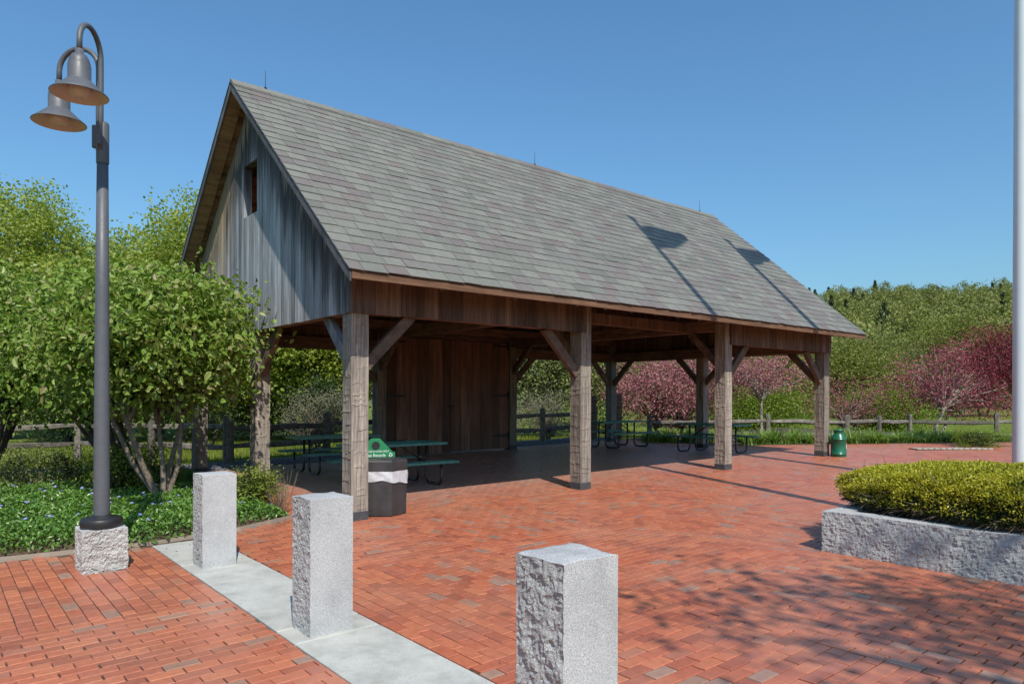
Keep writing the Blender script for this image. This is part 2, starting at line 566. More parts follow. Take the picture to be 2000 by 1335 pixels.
def leaves4(P, size, aspect=.55, up=.3, rg=rng, fold=.15, droop=0.0, dirs=None):
    """diamond leaves, 4 verts each"""
    n = len(P)
    s = size * rg.uniform(.65, 1.3, n)[:, None]
    nrm, t, b = frames(n, up, rg, dirs)
    t = t.copy()
    t[:, 2] -= droop
    V = np.empty((n, 4, 3), np.float32)
    V[:, 0] = P - t * s * .5
    V[:, 1] = P + b * s * aspect * .5 + nrm * s * fold
    V[:, 2] = P + t * s * .5
    V[:, 3] = P - b * s * aspect * .5 + nrm * s * fold
    F = np.arange(n * 4).reshape(n, 4)
    return V.reshape(-1, 3), F


def leaves6(P, size, aspect=.7, up=.3, rg=rng, fold=.12, droop=.35):
    """oval leaves of two quads folded along the midrib"""
    n = len(P)
    s = size * rg.uniform(.4, 1.45, n)[:, None]
    nrm, t, b = frames(n, up, rg)
    t = t.copy()
    t[:, 2] -= droop
    V = np.empty((n, 6, 3), np.float32)
    V[:, 0] = P
    V[:, 1] = P + t * s * .3 + b * s * aspect * .5 + nrm * s * fold
    V[:, 2] = P + t * s * .72 + b * s * aspect * .40 + nrm * s * fold
    V[:, 3] = P + t * s - nrm * s * .08
    V[:, 4] = P + t * s * .72 - b * s * aspect * .40 + nrm * s * fold
    V[:, 5] = P + t * s * .3 - b * s * aspect * .5 + nrm * s * fold
    k = np.arange(n)[:, None] * 6
    F = np.concatenate([k + np.array([[0, 1, 2, 3]]), k + np.array([[0, 3, 4, 5]])])
    return V.reshape(-1, 3), F


def join(parts):
    Vs, Fs, n = [], [], 0
    for V, F in parts:
        Vs.append(V)
        Fs.append(F + n)
        n += len(V)
    return np.concatenate(Vs), np.concatenate(Fs)


def crown_points(c, rad, n_clump, per, spread, rg, shell=.55, flat=1.0, zpow=None):
    u = rg.normal(size=(n_clump, 3))
    u /= np.linalg.norm(u, axis=1)[:, None]
    r = (shell + (1 - shell) * rg.random(n_clump))[:, None]
    C = np.array(c) + u * r * np.array(rad) * rg.uniform(.82, 1.12, n_clump)[:, None]
    P = np.repeat(C, per, axis=0) + rg.normal(size=(n_clump * per, 3)) * np.array([spread, spread, spread * flat])
    return C, P


def limbs(mb, base, clumps, r0, rg, k=10, fork=.45, sides=6):
    """trunk stems that fork to a sample of the clumps"""
    base = np.array(base, float)
    idx = rg.choice(len(clumps), min(k, len(clumps)), replace=False)
    for i in idx:
        e = clumps[i]
        m = base + (e - base) * fork
        m[:2] = base[:2] + (e[:2] - base[:2]) * fork * .55 + rg.normal(size=2) * .06
        q = m + (e - m) * .5 + rg.normal(size=3) * .08
        pts = [base, (base + m) / 2 + np.append(rg.normal(size=2) * .03, 0), m, q, e]
        mb.tube(pts, [r0, r0 * .8, r0 * .55, r0 * .32, r0 * .12], sides, caps=False)


def tree(name, label, cat, base, crown_c, rad, leafmat, leaf, n_clump, per, spread, barkmat='bark', trunk_r=.12, stems=1, n_limb=14,
         aspect=.6, up=.3, seed=1, shell=.5, six=False, flat=.8, group=None, fork=.45, trunk_h=.35, extra=None):
    rg = np.random.default_rng(seed)
    root = empty(name, base, 0, label=label, cat=cat, group=group)
    b = np.array(base)
    C, P = crown_points(np.array(crown_c) - b, rad, n_clump, per, spread, rg, shell, flat)
    V, F = (leaves6 if six else leaves4)(P, leaf, aspect, up, rg)
    link(bpy.data.objects.new('crown', fast_mesh('crown', V, F, MT[leafmat])), root)
    mb = MB()
    cc = np.array(crown_c) - b
    for s in range(stems):
        ang = 6.28 * s / max(1, stems) + rg.random()
        o = np.array([math.cos(ang), math.sin(ang), 0]) * (0 if stems == 1 else trunk_r * 1.9)
        top = o * 3.2 + np.array([cc[0] * .55, cc[1] * .55, cc[2] * trunk_h + .15])
        if stems > 1:
            top += np.array([rg.normal() * .15, rg.normal() * .15, 0])
        mid = o * 1.5 + (top - o) * .5 + np.array([rg.normal() * .04, rg.normal() * .04, 0])
        rr = trunk_r * rg.uniform(.75, 1.1)
        mb.tube([o + np.array([0, 0, -.05]), o + np.array([0, 0, .12]), mid, top], [rr * 1.35, rr * 1.05, rr * .9, rr * .75], 9, caps=False)
        limbs(mb, top, C, rr * .72, rg, max(3, n_limb // stems), fork)
    mb.obj('trunk', MT[barkmat], root, smooth=True)
    return root


# ------------------------------------------------------------------ ground, terrain, paving
def terrain_z(x, y):
    a, b = loc(x, y)
    z = GX * np.clip(a, -12, 14) - .05
    z = z - np.clip((y - 21.5) / 6.0, 0, 1) * .30          # the lawn falls away behind the paving
    z = np.where((a < -.4) & (b > .3), z + 0.0, z)
    return z


def build_ground():
    xs = np.unique(np.concatenate([np.linspace(-400, -40, 13), np.linspace(-40, 40, 81), np.linspace(40, 500, 16)]))
    ys = np.unique(np.concatenate([np.linspace(-60, -6, 8), np.linspace(-6, 60, 67), np.linspace(60, 620, 20)]))
    X, Y = np.meshgrid(xs, ys)
    Z = terrain_z(X, Y)
    V = np.stack([X, Y, Z], -1).reshape(-1, 3)
    nx, ny = len(xs), len(ys)
    i, j = np.meshgrid(np.arange(nx - 1), np.arange(ny - 1))
    k = (j * nx + i).ravel()
    F = np.stack([k, k + 1, k + nx + 1, k + nx], 1)
    o = link(bpy.data.objects.new('ground', fast_mesh('ground', V, F, MT['lawn'], True)), None, kind='structure',
             label='green lawn around the plaza and under the trees')
    return o


def hill_z(x, y):
    t = np.clip((y - 85) / 250, 0, 1)
    h = 51.5 * (t ** 1.1)
    bearing = x / np.maximum(y, 1)
    h = h * np.clip(  .84 + .10 * (bearing - .40) / .3, .45, 1.12)
    h = h - np.clip((y - 340) / 200, 0, 1) * 30
    return h + 1.3 * np.sin(x * .05) + 1.2 * np.sin(x * .021 + y * .03) - 3.0


def build_hill():
    xs = np.linspace(-260, 420, 69)
    ys = np.linspace(80, 560, 49)
    X, Y = np.meshgrid(xs, ys)
    Z = hill_z(X, Y)
    V = np.stack([X, Y, Z], -1).reshape(-1, 3)
    nx, ny = len(xs), len(ys)
    i, j = np.meshgrid(np.arange(nx - 1), np.arange(ny - 1))
    k = (j * nx + i).ravel()
    F = np.stack([k, k + 1, k + nx + 1, k + nx], 1)
    link(bpy.data.objects.new('hill', fast_mesh('hill', V, F, MT['leaf_olive'], True)), None, kind='structure',
         label='wooded hill rising behind the pavilion on the right')


build_ground()
build_hill()


def tilt_frame(name, z=0.0, **kw):
    o = bpy.data.objects.new(name, None)
    return o


def brick_verts(x0, x1, y0, y1, top, bev=.003, tilt=(0, 0), deep=.03):
    """chamfered paver: 12 verts, 9 quads"""
    def zt(x, y):
        return top + (x - x0) * tilt[0] + (y - y0) * tilt[1]
    V = [(x0, y0, top - deep), (x1, y0, top - deep), (x1, y1, top - deep), (x0, y1, top - deep),
         (x0, y0, zt(x0, y0) - bev), (x1, y0, zt(x1, y0) - bev), (x1, y1, zt(x1, y1) - bev), (x0, y1, zt(x0, y1) - bev),
         (x0 + bev, y0 + bev, zt(x0, y0)), (x1 - bev, y0 + bev, zt(x1, y0)), (x1 - bev, y1 - bev, zt(x1, y1)), (x0 + bev, y1 - bev, zt(x0, y1))]
    return V


BRICK_F = np.array([(0, 1, 5, 4), (1, 2, 6, 5), (2, 3, 7, 6), (3, 0, 4, 7), (4, 5, 9, 8), (5, 6, 10, 9), (6, 7, 11, 10), (7, 4, 8, 11), (8, 9, 10, 11)])


def lay_panel(x0, x1, y0, y1, along_x, rg, keep):
    """running bond of 0.2 x 0.1 pavers clipped to the panel; returns rows (x0,x1,y0,y1)"""
    out = []
    LB, WB = .2065, .1030
    u0, u1, v0, v1 = (x0, x1, y0, y1) if along_x else (y0, y1, x0, x1)
    nrow = max(1, int(round((v1 - v0) / WB)))
    wv = (v1 - v0) / nrow
    for r in range(nrow):
        va, vb = v0 + r * wv, v0 + (r + 1) * wv
        u = u0 - (LB * .5 if r % 2 else 0) + rg.uniform(-.02, .02)
        while u < u1 - .002:
            ln = LB + rg.normal() * .0015
            ua, ub = max(u, u0), min(u + ln, u1)
            if ub - ua > .025:
                j = .0034 + abs(rg.normal()) * .0016
                je = .0034 + abs(rg.normal()) * .0040
                q = (ua + je, ub - .002, va + j, vb - .002)
                if not along_x:
                    q = (q[2], q[3], q[0], q[1])
                if keep((q[0] + q[1]) / 2, (q[2] + q[3]) / 2):
                    out.append(q)
            u += ln
    return out


def pave(name, label, panels, keep, sheet_poly, seed, depth_far=40.0):
    rg = np.random.default_rng(seed)
    root_me = bpy.data.meshes.new(name)
    mb = MB()
    n = len(sheet_poly)
    mb.add([(p[0], p[1], -.0145) for p in sheet_poly] + [(p[0], p[1], -.06) for p in sheet_poly],
           [tuple(range(n))] + [(i, i + n, (i + 1) % n + n, (i + 1) % n) for i in range(n)])
    root = mb.obj(name, MT['sand'], None, kind='structure', label=label)
    root.location = (OX, OY, 0)
    root.rotation_euler = (0, -GX, RZ)
    Q = []
    for (x0, x1, y0, y1, ax) in panels:
        Q += lay_panel(x0, x1, y0, y1, ax, rg, keep)
    Q = np.array(Q)
    cx, cy = (Q[:, 0] + Q[:, 1]) / 2, (Q[:, 2] + Q[:, 3]) / 2
    wx, wy = OX + cx * D1[0] + cy * D2[0], OY + cx * D1[1] + cy * D2[1]
    u = 1372 * wx / np.maximum(wy, .1)
    v = 1372 * 1.6 / np.maximum(wy, .1)
    seen = (wy > .5) & (np.abs(u) < 1010) & (v < 575) & (v > 0)
    size = np.where(seen, (Q[:, 1] - Q[:, 0]) * (Q[:, 3] - Q[:, 2]) / np.maximum(wy, .3) ** 3, 0)
    order = np.argsort(-size)
    big = order[:298]
    # the largest ones are parts of their own sharing a few meshes
    protos = []
    for k in range(4):
        V = brick_verts(-.5, .5, -.5, .5, 0.0, .016)
        protos.append(None)
    cache = {}
    for i in big:
        x0, x1, y0, y1 = Q[i]
        key = (round((x1 - x0) * 200), round((y1 - y0) * 200))
        if key not in cache:
            hx, hy = (x1 - x0) / 2, (y1 - y0) / 2
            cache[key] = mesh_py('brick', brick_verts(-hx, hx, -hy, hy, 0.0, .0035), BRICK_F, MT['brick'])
        o = bpy.data.objects.new('brick', cache[key])
        o.location = ((x0 + x1) / 2, (y0 + y1) / 2, rg.normal() * .0010)
        o.rotation_euler = (rg.normal() * .004, rg.normal() * .004, rg.normal() * .006)
        link(o, root)
    rest = order[298:]
    Vs = []
    for i in rest:
        x0, x1, y0, y1 = Q[i]
        dz = rg.normal() * .0011
        Vs.append(brick_verts(x0, x1, y0, y1, dz, .0035, (rg.normal() * .003, rg.normal() * .003)))
    V = np.array(Vs).reshape(-1, 3)
    F = (np.arange(len(rest))[:, None, None] * 12 + BRICK_F[None]).reshape(-1, 4)
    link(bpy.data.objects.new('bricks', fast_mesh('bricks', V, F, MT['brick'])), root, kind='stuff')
    return root


BED_EDGE = [(-12.0, .62), (-3.6, .40), (-2.26, .06), (-1.25, .36), (-.47, .72)]


def bed_edge_b(a):
    xs = [p[0] for p in BED_EDGE]
    ys = [p[1] for p in BED_EDGE]
    return np.interp(a, xs, ys)


def plaza_keep(a, b):
    if a < -.47 and b > bed_edge_b(a):
        return False
    if -.47 <= a < .0 and b > .72 + (a + .47) * 6.5:
        return False
    if a > 13.2:
        x, y = W(a, b)
        if y > 20.2 + .05 * (x - 8):
            return False
    if b > 7.35 or (a > 2.95 and a < 4.9 and b < -4.76):
        return False
    return True


ab = [-1.64, .33, 2.45, 4.55, 6.60, 8.66, 10.72, 12.78, 14.84, 16.9, 19.0, 21.0, 23.0]
bb_ = [-11.9, -9.5, -7.15, -4.77, -2.25, .10, 2.45, 4.85, 7.30]
panels = []
for i in range(len(ab) - 1):
    for j in range(len(bb_) - 1):
        panels.append((ab[i], ab[i + 1], bb_[j], bb_[j + 1], (i + j) % 2 == (0 + 4) % 2))
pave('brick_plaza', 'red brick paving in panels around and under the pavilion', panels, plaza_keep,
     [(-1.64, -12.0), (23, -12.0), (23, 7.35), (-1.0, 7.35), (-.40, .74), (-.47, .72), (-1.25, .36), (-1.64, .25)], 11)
la = [-12.0, -9.8, -7.7, -5.6, -3.95, -2.272]
lb = [-9.0, -6.7, -4.35, -2.29, .7]
panels = []
for i in range(len(la) - 1):
    for j in range(len(lb) - 1):
        panels.append((la[i], la[i + 1], lb[j], lb[j + 1], j % 2 == 0))


def walk_keep(a, b):
    if b > bed_edge_b(a) + .02:
        return False
    if -3.03 < a < -2.68 and -.70 < b < -.36:
        return False
    return True


pave('brick_walkway', 'red brick walkway left of the pale granite strip', panels, walk_keep,
     [(-12, -9), (-2.272, -9), (-2.272, .08), (-3.6, .42), (-12, .64)], 12)


# pale granite strip with slabs between the bollards
def granite_strip():
    mb = MB()
    mb.box(-2.268, -1.643, -9.2, .17, -.08, -.02)
    root = mb.obj('granite_strip', MT['sand'], None, kind='structure', label='pale granite paving strip carrying the row of bollards')
    root.location = (OX, OY, 0)
    root.rotation_euler = (0, -GX, RZ)
    cuts = [.155, -.99, -1.29, -3.40, -3.71, -5.92, -6.24, -9.1]
    for i in range(len(cuts) - 1):
        y1, y0 = cuts[i], cuts[i + 1]
        rg = random.Random(i)
        V, F = [], []
        nx, ny = 5, max(2, int((y1 - y0) / .15))
        m = MB()
        m.box(-2.262, -1.648, y0 + .004, y1 - .004, -.03, .002 + rg.uniform(-.0015, .002))
        m.obj('slab', MT['granite_pale'], root, bevel=.006)
    return root


granite_strip()
# thin metal edging between paving and planting bed
mb = MB()
pts = [(W(a, b)[0], W(a, b)[1], GX * a + .004) for a, b in [(-12, .64), (-3.6, .425), (-2.26, .20), (-1.25, .385), (-.46, .75)]]
for p, q in zip(pts[:-1], pts[1:]):
    mb.beam(p, q, .012, .07)
mb.obj('edging_strip', plain('edging', (.30, .25, .20), .8), None, kind='structure', label='thin pale edging between walkway and planting bed')


def soil_bed():
    poly = [(-12, .66), (-3.6, .44), (-2.26, .21), (-1.25, .40), (-.45, .77), (-.40, 1.2), (-.1, 3.0), (-.15, 7.2), (-6, 9.5), (-14, 10)]
    # mounded sheet
    n = 70
    A, B = np.meshgrid(np.linspace(-14, .1, n), np.linspace(0.1, 9.5, n))
    from_edge = np.minimum(B - bed_edge_b(A) - .03, np.where(A > -1.2, (-.42 + np.clip((B - .8) * .15, 0, .35) - A), 9))
    Z = GX * A + np.clip(from_edge, -.3, .5) * .16 - .012
    X = OX + A * D1[0] + B * D2[0]
    Y = OY + A * D1[1] + B * D2[1]
    V = np.stack([X, Y, Z], -1).reshape(-1, 3)
    i, j = np.meshgrid(np.arange(n - 1), np.arange(n - 1))
    k = (j * n + i).ravel()
    F = np.stack([k, k + 1, k + n + 1, k + n], 1)
    fe = from_edge.ravel()
    F = F[(fe[F].min(1) > -.12)]
    link(bpy.data.objects.new('planting_bed', fast_mesh('planting_bed', V, F, MT['soil'], True)), None, kind='structure',
         label='mounded soil of the planting bed under the shrubs')


soil_bed()


def gravel():
    mb = MB()
    poly = [W(-.2, 7.36), W(13.5, 7.36), W(13.5, 8.9), W(-.2, 8.9)]
    V = [(x, y, gz(x, y) - .006) for x, y in poly]
    mb.add(V, [(0, 1, 2, 3)])
    root = mb.obj('gravel_strip', MT['gravel'], None, kind='structure', label='grey gravel strip behind the pavilion along the fence')
    rg = np.random.default_rng(5)
    n = 5200
    a = rg.uniform(-.1, 13.4, n)
    b = rg.uniform(7.40, 8.85, n)
    P = np.stack([OX + a * D1[0] + b * D2[0], OY + a * D1[1] + b * D2[1], GX * a + .008], 1)
    base = np.array([(1, 0, 0), (-1, 0, 0), (0, 1, 0), (0, -1, 0), (0, 0, 1), (0, 0, -1)]) * .022
    Fo = np.array([(0, 2, 4), (2, 1, 4), (1, 3, 4), (3, 0, 4), (2, 0, 5), (1, 2, 5), (3, 1, 5), (0, 3, 5)])
    V = P[:, None, :] + base[None] * rg.uniform(.6, 1.5, (n, 6, 3))
    F = (np.arange(n)[:, None, None] * 6 + Fo[None]).reshape(-1, 3)
    link(bpy.data.objects.new('pebbles', fast_mesh('pebbles', V.reshape(-1, 3), F, MT['gravel'])), root, kind='stuff')


gravel()

# ------------------------------------------------------------------ the pavilion
S, PW, WT = 4.1068, .2444, 7.0512
LN = 3 * S + PW
ZB = 2.6465
OV, OE = .377, .703
EZ, RZ_H = 3.059, 6.680
RB = WT / 2
SL = (RZ_H - EZ) / (RB + OE)


def zr(b):
    return RZ_H - abs(b - RB) * SL


pav = empty('open_pavilion', (OX, OY, 0), RZ, label='weathered timber pavilion with steep slate roof and open sides', cat='pavilion')


def hewn_post(a, b, ztop, seed):
    rg = random.Random(seed)
    z0 = GX * a + .11
    rows, cols = 230, 7
    V, F = [], []
    n = cols * 4
    ledges = []
    for f in range(4):
        z = z0 + rg.uniform(0, .1)
        while z < ztop:
            c0 = rg.choice((0, 0, 1, 2, 3))
            c1 = rg.choice((cols, cols, cols - 1, cols - 2, cols - 3))
            ledges.append((f, z, rg.uniform(-.05, .05), c0, c1, rg.uniform(.003, .0095), rg.uniform(.03, .12)))
            z += rg.uniform(.05, .20)
    by_face = [[l for l in ledges if l[0] == f] for f in range(4)]
    for r in range(rows + 1):
        z = z0 + (ztop - z0) * r / rows
        for f in range(4):
            for c in range(cols):
                t = c / cols
                if f == 0:
                    x, y, nx, ny = t, 0, 0, -1
                elif f == 1:
                    x, y, nx, ny = 1, t, 1, 0
                elif f == 2:
                    x, y, nx, ny = 1 - t, 1, 0, 1
                else:
                    x, y, nx, ny = 0, 1 - t, -1, 0
                k = f * cols + c
                d = noise.noise((x * 8 + seed * 3, y * 8, z * 6)) * .006 - .004
                for (_, lz, tl, c0, c1, dep, run) in by_face[f]:
                    if c0 <= c <= c1:
                        e = z - lz - tl * (t - .5) - noise.noise((x * 14 + seed, y * 14, lz * 3)) * .035
                        if 0 <= e < run:
                            d += dep * (1 - e / run) ** 1.5
                ed = .35 if c == 0 else 1.0
                V.append((a + x * PW + nx * d * ed, b + y * PW + ny * d * ed, z))
    for r in range(rows):
        for k in range(n):
            F.append((r * n + k, r * n + (k + 1) % n, (r + 1) * n + (k + 1) % n, (r + 1) * n + k))
    F.append(tuple(range(n))[::-1])
    F.append(tuple(range(rows * n, rows * n + n)))
    o = link(bpy.data.objects.new('post', mesh_py('post', V, F, MT['post_wood'])), pav)
    MB().box(a - .004, a + PW + .004, b - .004, b + PW + .004, GX * a - .03, GX * a + .115).obj('plinth', MT['plinth'], o, bevel=.006)
    return o


front = [(i * S, 0.0) for i in range(4)]
back = [(i * S, WT - PW) for i in range(4)]
mids = [(0.0, (WT - PW) / 2), (3 * S, (WT - PW) / 2)]
for i, (a, b) in enumerate(front + back + mids):
    hewn_post(a, b, 3.17 if (a, b) not in mids else ZB + .02, i + 3)

c_ = PW / 2
bw = .19


def beam_box(x0, x1, y0, y1, z0, z1, name='beam', mat='beam_wood', bevel=.008):
    return MB().box(x0, x1, y0, y1, z0, z1).obj(name, MT[mat], pav, bevel=bevel)


# girts at the skirt level, between the posts
for bay in (0, 2):
    for y in (0.0, WT - PW):
        beam_box(bay * S + PW + .002, (bay + 1) * S - .002, y + .03, y + .03 + bw, ZB + .012, ZB + .27)
for a in (0.0, 3 * S):
    beam_box(a + .028, a + .028 + bw, PW + .002, WT - PW - .002, ZB + .015, ZB + .275, 'tie_beam')
# door head
beam_box(S + PW + .002, 2 * S - .002, WT - PW + .03, WT - PW + .03 + bw, 3.04, 3.165)
# wall plates
for y in (0.0, WT - PW):
    beam_box(.0, LN, y + .015, y + PW - .015, 3.172, 3.40, 'wall_plate')
# tie beams across at the inner posts
for a in (S, 2 * S):
    beam_box(a + .03, a + PW - .03, PW + .003, WT - PW - .003, 2.93, 3.165, 'tie_beam')
# plank under the plate in the open bay
beam_box(S + PW + .3, 2 * S - .2, .9, 1.02, 2.93, 3.14, 'plank', 'siding_brown')


# knee braces
def brace(p, q, mat='brace_wood', w=.095, h=.15):
    return MB().beam(p, q, w, h, (0, 0, 1)).obj('brace', MT[mat], pav, bevel=.006)


def braces(a, b, dirs, zt=ZB + .03, run=.72):
    for dx, dy in dirs:
        x, y = a + c_ + dx * (c_ - .02), b + c_ + dy * (c_ - .02)
        brace((x, y, zt - run), (x + dx * run, y + dy * run, zt + .0), 'brace_grey' if (a == 0 and dx == 0 and b == 0) else 'brace_wood')


braces(*front[0], [(1, 0), (0, 1)])
braces(*front[1], [(-1, 0)])
braces(*front[1], [(0, 1)], 2.95)
braces(*front[2], [(1, 0)])
braces(*front[2], [(0, 1)], 2.95)
braces(*front[3], [(-1, 0), (0, 1)])
braces(*back[0], [(1, 0), (0, -1)])
braces(*back[1], [(-1, 0)])
braces(*back[1], [(0, -1)], 2.95)
braces(*back[2], [(1, 0)])
braces(*back[2], [(0, -1)], 2.95)
braces(*back[3], [(-1, 0), (0, -1)])
braces(*mids[0], [(0, 1), (0, -1)])
braces(*mids[1], [(0, 1), (0, -1)])


# vertical siding: gables and skirts, every board a piece
def siding_gable(a0, a1, name, mat, seed, window):
    rg = random.Random(seed)
    root = MB().box(a0 + .003 if a0 < 1 else a0 - .022, a0 + .022 if a0 < 1 else a0 - .003, .3, WT - .3, ZB + .08, ZB + .10).obj(name, MT['beam_wood'], pav)
    b = -.03
    while b < WT + .03 - .01:
        wd = rg.choice((.075, .10, .12, .14, .16, .18)) * .95
        b1 = min(b + wd, WT + .03)
        t = rg.uniform(-.004, .004)
        x0, x1 = (a0 - .028 + t, a0 + .002) if a0 < 1 else (a0 - .002, a0 + .028 + t)
        zl0, zl1 = zr(b + .0015) - .10, zr(b1 - .0015) - .10
        zlow = ZB + rg.uniform(-.004, .003)

        def piece(zb, z0, z1, ya, yb):
            poly = [(ya, zb), (yb, zb), (yb, z1), (ya, z0)]
            if ya < RB < yb and z0 > 6:
                poly = [(ya, zb), (yb, zb), (yb, z1), (RB, zr(RB) - .10), (ya, z0)]
            MB().prism(poly, 'x', x0, x1).obj('siding_board', MT[mat], root)
        ya, yb = b + .0018, b1 - .0018
        wb0, wb1, wz0, wz1 = 3.27, 3.90, 4.58, 5.44
        if window and ya < wb1 - .003 and yb > wb0 + .003:
            # split boards at the opening edges
            segs = []
            if ya < wb0:
                segs.append((ya, wb0, False))
                ya2 = wb0
            else:
                ya2 = ya
            yb2 = min(yb, wb1)
            segs.append((ya2, yb2, True))
            if yb > wb1:
                segs.append((wb1, yb, False))
            for sa, sb, hole in segs:
                if sb - sa < .004:
                    continue
                if hole:
                    piece(zlow, wz0, wz0, sa, sb)
                    piece(wz1, zr(sa) - .10, zr(sb) - .10, sa, sb)
                else:
                    piece(zlow, zr(sa) - .10, zr(sb) - .10, sa, sb)
        else:
            piece(zlow, zl0, zl1, ya, yb)
        b = b1
    return root


gw = siding_gable(0.0, 0.0, 'gable_wall', 'siding_grey', 4, True)
siding_gable(LN, LN, 'gable_wall', 'siding_brown', 5, False)
# window reveal in the near gable and a board added behind it to make the opening dark
MB().box(.004, .11, 3.905, 3.935, 4.55, 5.47).box(.004, .11, 3.235, 3.265, 4.55, 5.47).box(.004, .11, 3.27, 3.90, 5.445, 5.47).box(.004, .11, 3.27, 3.90, 4.55, 4.575).obj('window_reveal', MT['siding_grey'], gw)
MB().box(.55, .58, 2.6, 4.6, 4.3, 5.55).obj('dark_backing', MT['door_wood'], gw)


def skirt(x0, x1, y, side, seed, ztop=None):
    rg = random.Random(seed)
    ya, yb = (y - .030, y - .003) if side < 0 else (y + .003, y + .030)
    zt = ztop or (3.30)
    root = MB().box(x0, x1, min(ya, yb) + .03 * (1 if side < 0 else -1) - 0, max(ya, yb) + .028 * (1 if side < 0 else -1), zt - .10, zt - .02).obj('skirt', MT['beam_wood'], pav)
    x = x0
    while x < x1 - .01:
        wd = rg.choice((.13, .16, .19, .22))
        xe = min(x + wd, x1)
        if x1 - xe < .05:
            xe = x1
        t = rg.uniform(-.004, .004)
        MB().box(x + .0015, xe - .0015, ya + t, yb + t, ZB + rg.uniform(-.005, .004), zt).obj('siding_board', MT['siding_brown'], root)
        x = xe
    return root


skirt(-.028, S + .10, -.006, -1, 21)
skirt(2 * S + .16, LN + .028, -.006, -1, 22)
skirt(-.0, S + .10, WT + .006, 1, 23)
skirt(2 * S + .14, LN, WT + .006, 1, 24)
# boards above the door head at the back
skirt(S + .12, 2 * S + .12, WT + .006, 1, 25)


# double doors in the middle bay of the back wall
def doors():
    y = WT - PW + .06
    x0, x1 = S + PW + .005, 2 * S - .005
    xm = (x0 + x1) / 2
    for k, (xa, xb) in enumerate(((x0, xm - .006), (xm + .006, x1))):
        zb0 = GX * (xa + xb) / 2 + .05
        leaf = MB().box(xa + .02, xb - .02, y + .045, y + .07, zb0, 3.02).obj('door', MT['beam_wood'], pav)
        n = 6
        rg = random.Random(40 + k)
        cuts = [xa] + sorted(xa + (xb - xa) * (i + rg.uniform(-.18, .18)) / n for i in range(1, n)) + [xb]
        for i in range(n):
            t = rg.uniform(-.003, .003)
            MB().box(cuts[i] + .0015, cuts[i + 1] - .0015, y + t, y + .042, zb0, 3.025).obj('door_board', MT['door_wood'], leaf)
        for z in (.42, 1.52, 2.86):
            m = MB()
            zz = GX * xa + z
            if k == 0:
                m.box(xa - .05, xa + .05, y - .022, y - .006, zz - .10, zz + .10).box(xa + .052, xa + .55, y - .014, y - .006, zz - .028, zz + .028)
            else:
                m.box(xb - .05, xb + .05, y - .022, y - .006, zz - .10, zz + .10).box(xb - .55, xb - .052, y - .014, y - .006, zz - .028, zz + .028)
            m.obj('hinge', MT['iron'], leaf, bevel=.003)
        if k == 0:
            MB().box(xm - .14, xm + .10, y - .020, y - .006, 1.31, 1.345).box(xm - .03, xm + .02, y - .024, y - .006, 1.25, 1.30).obj('latch', MT['iron'], leaf, bevel=.003)
    # threshold sill and store-room wall behind
    MB().box(x0 - .002, x1 + .002, y - .01, y + .10, GX * S - .03, GX * S + .05).obj('sill', MT['beam_wood'], pav)


doors()


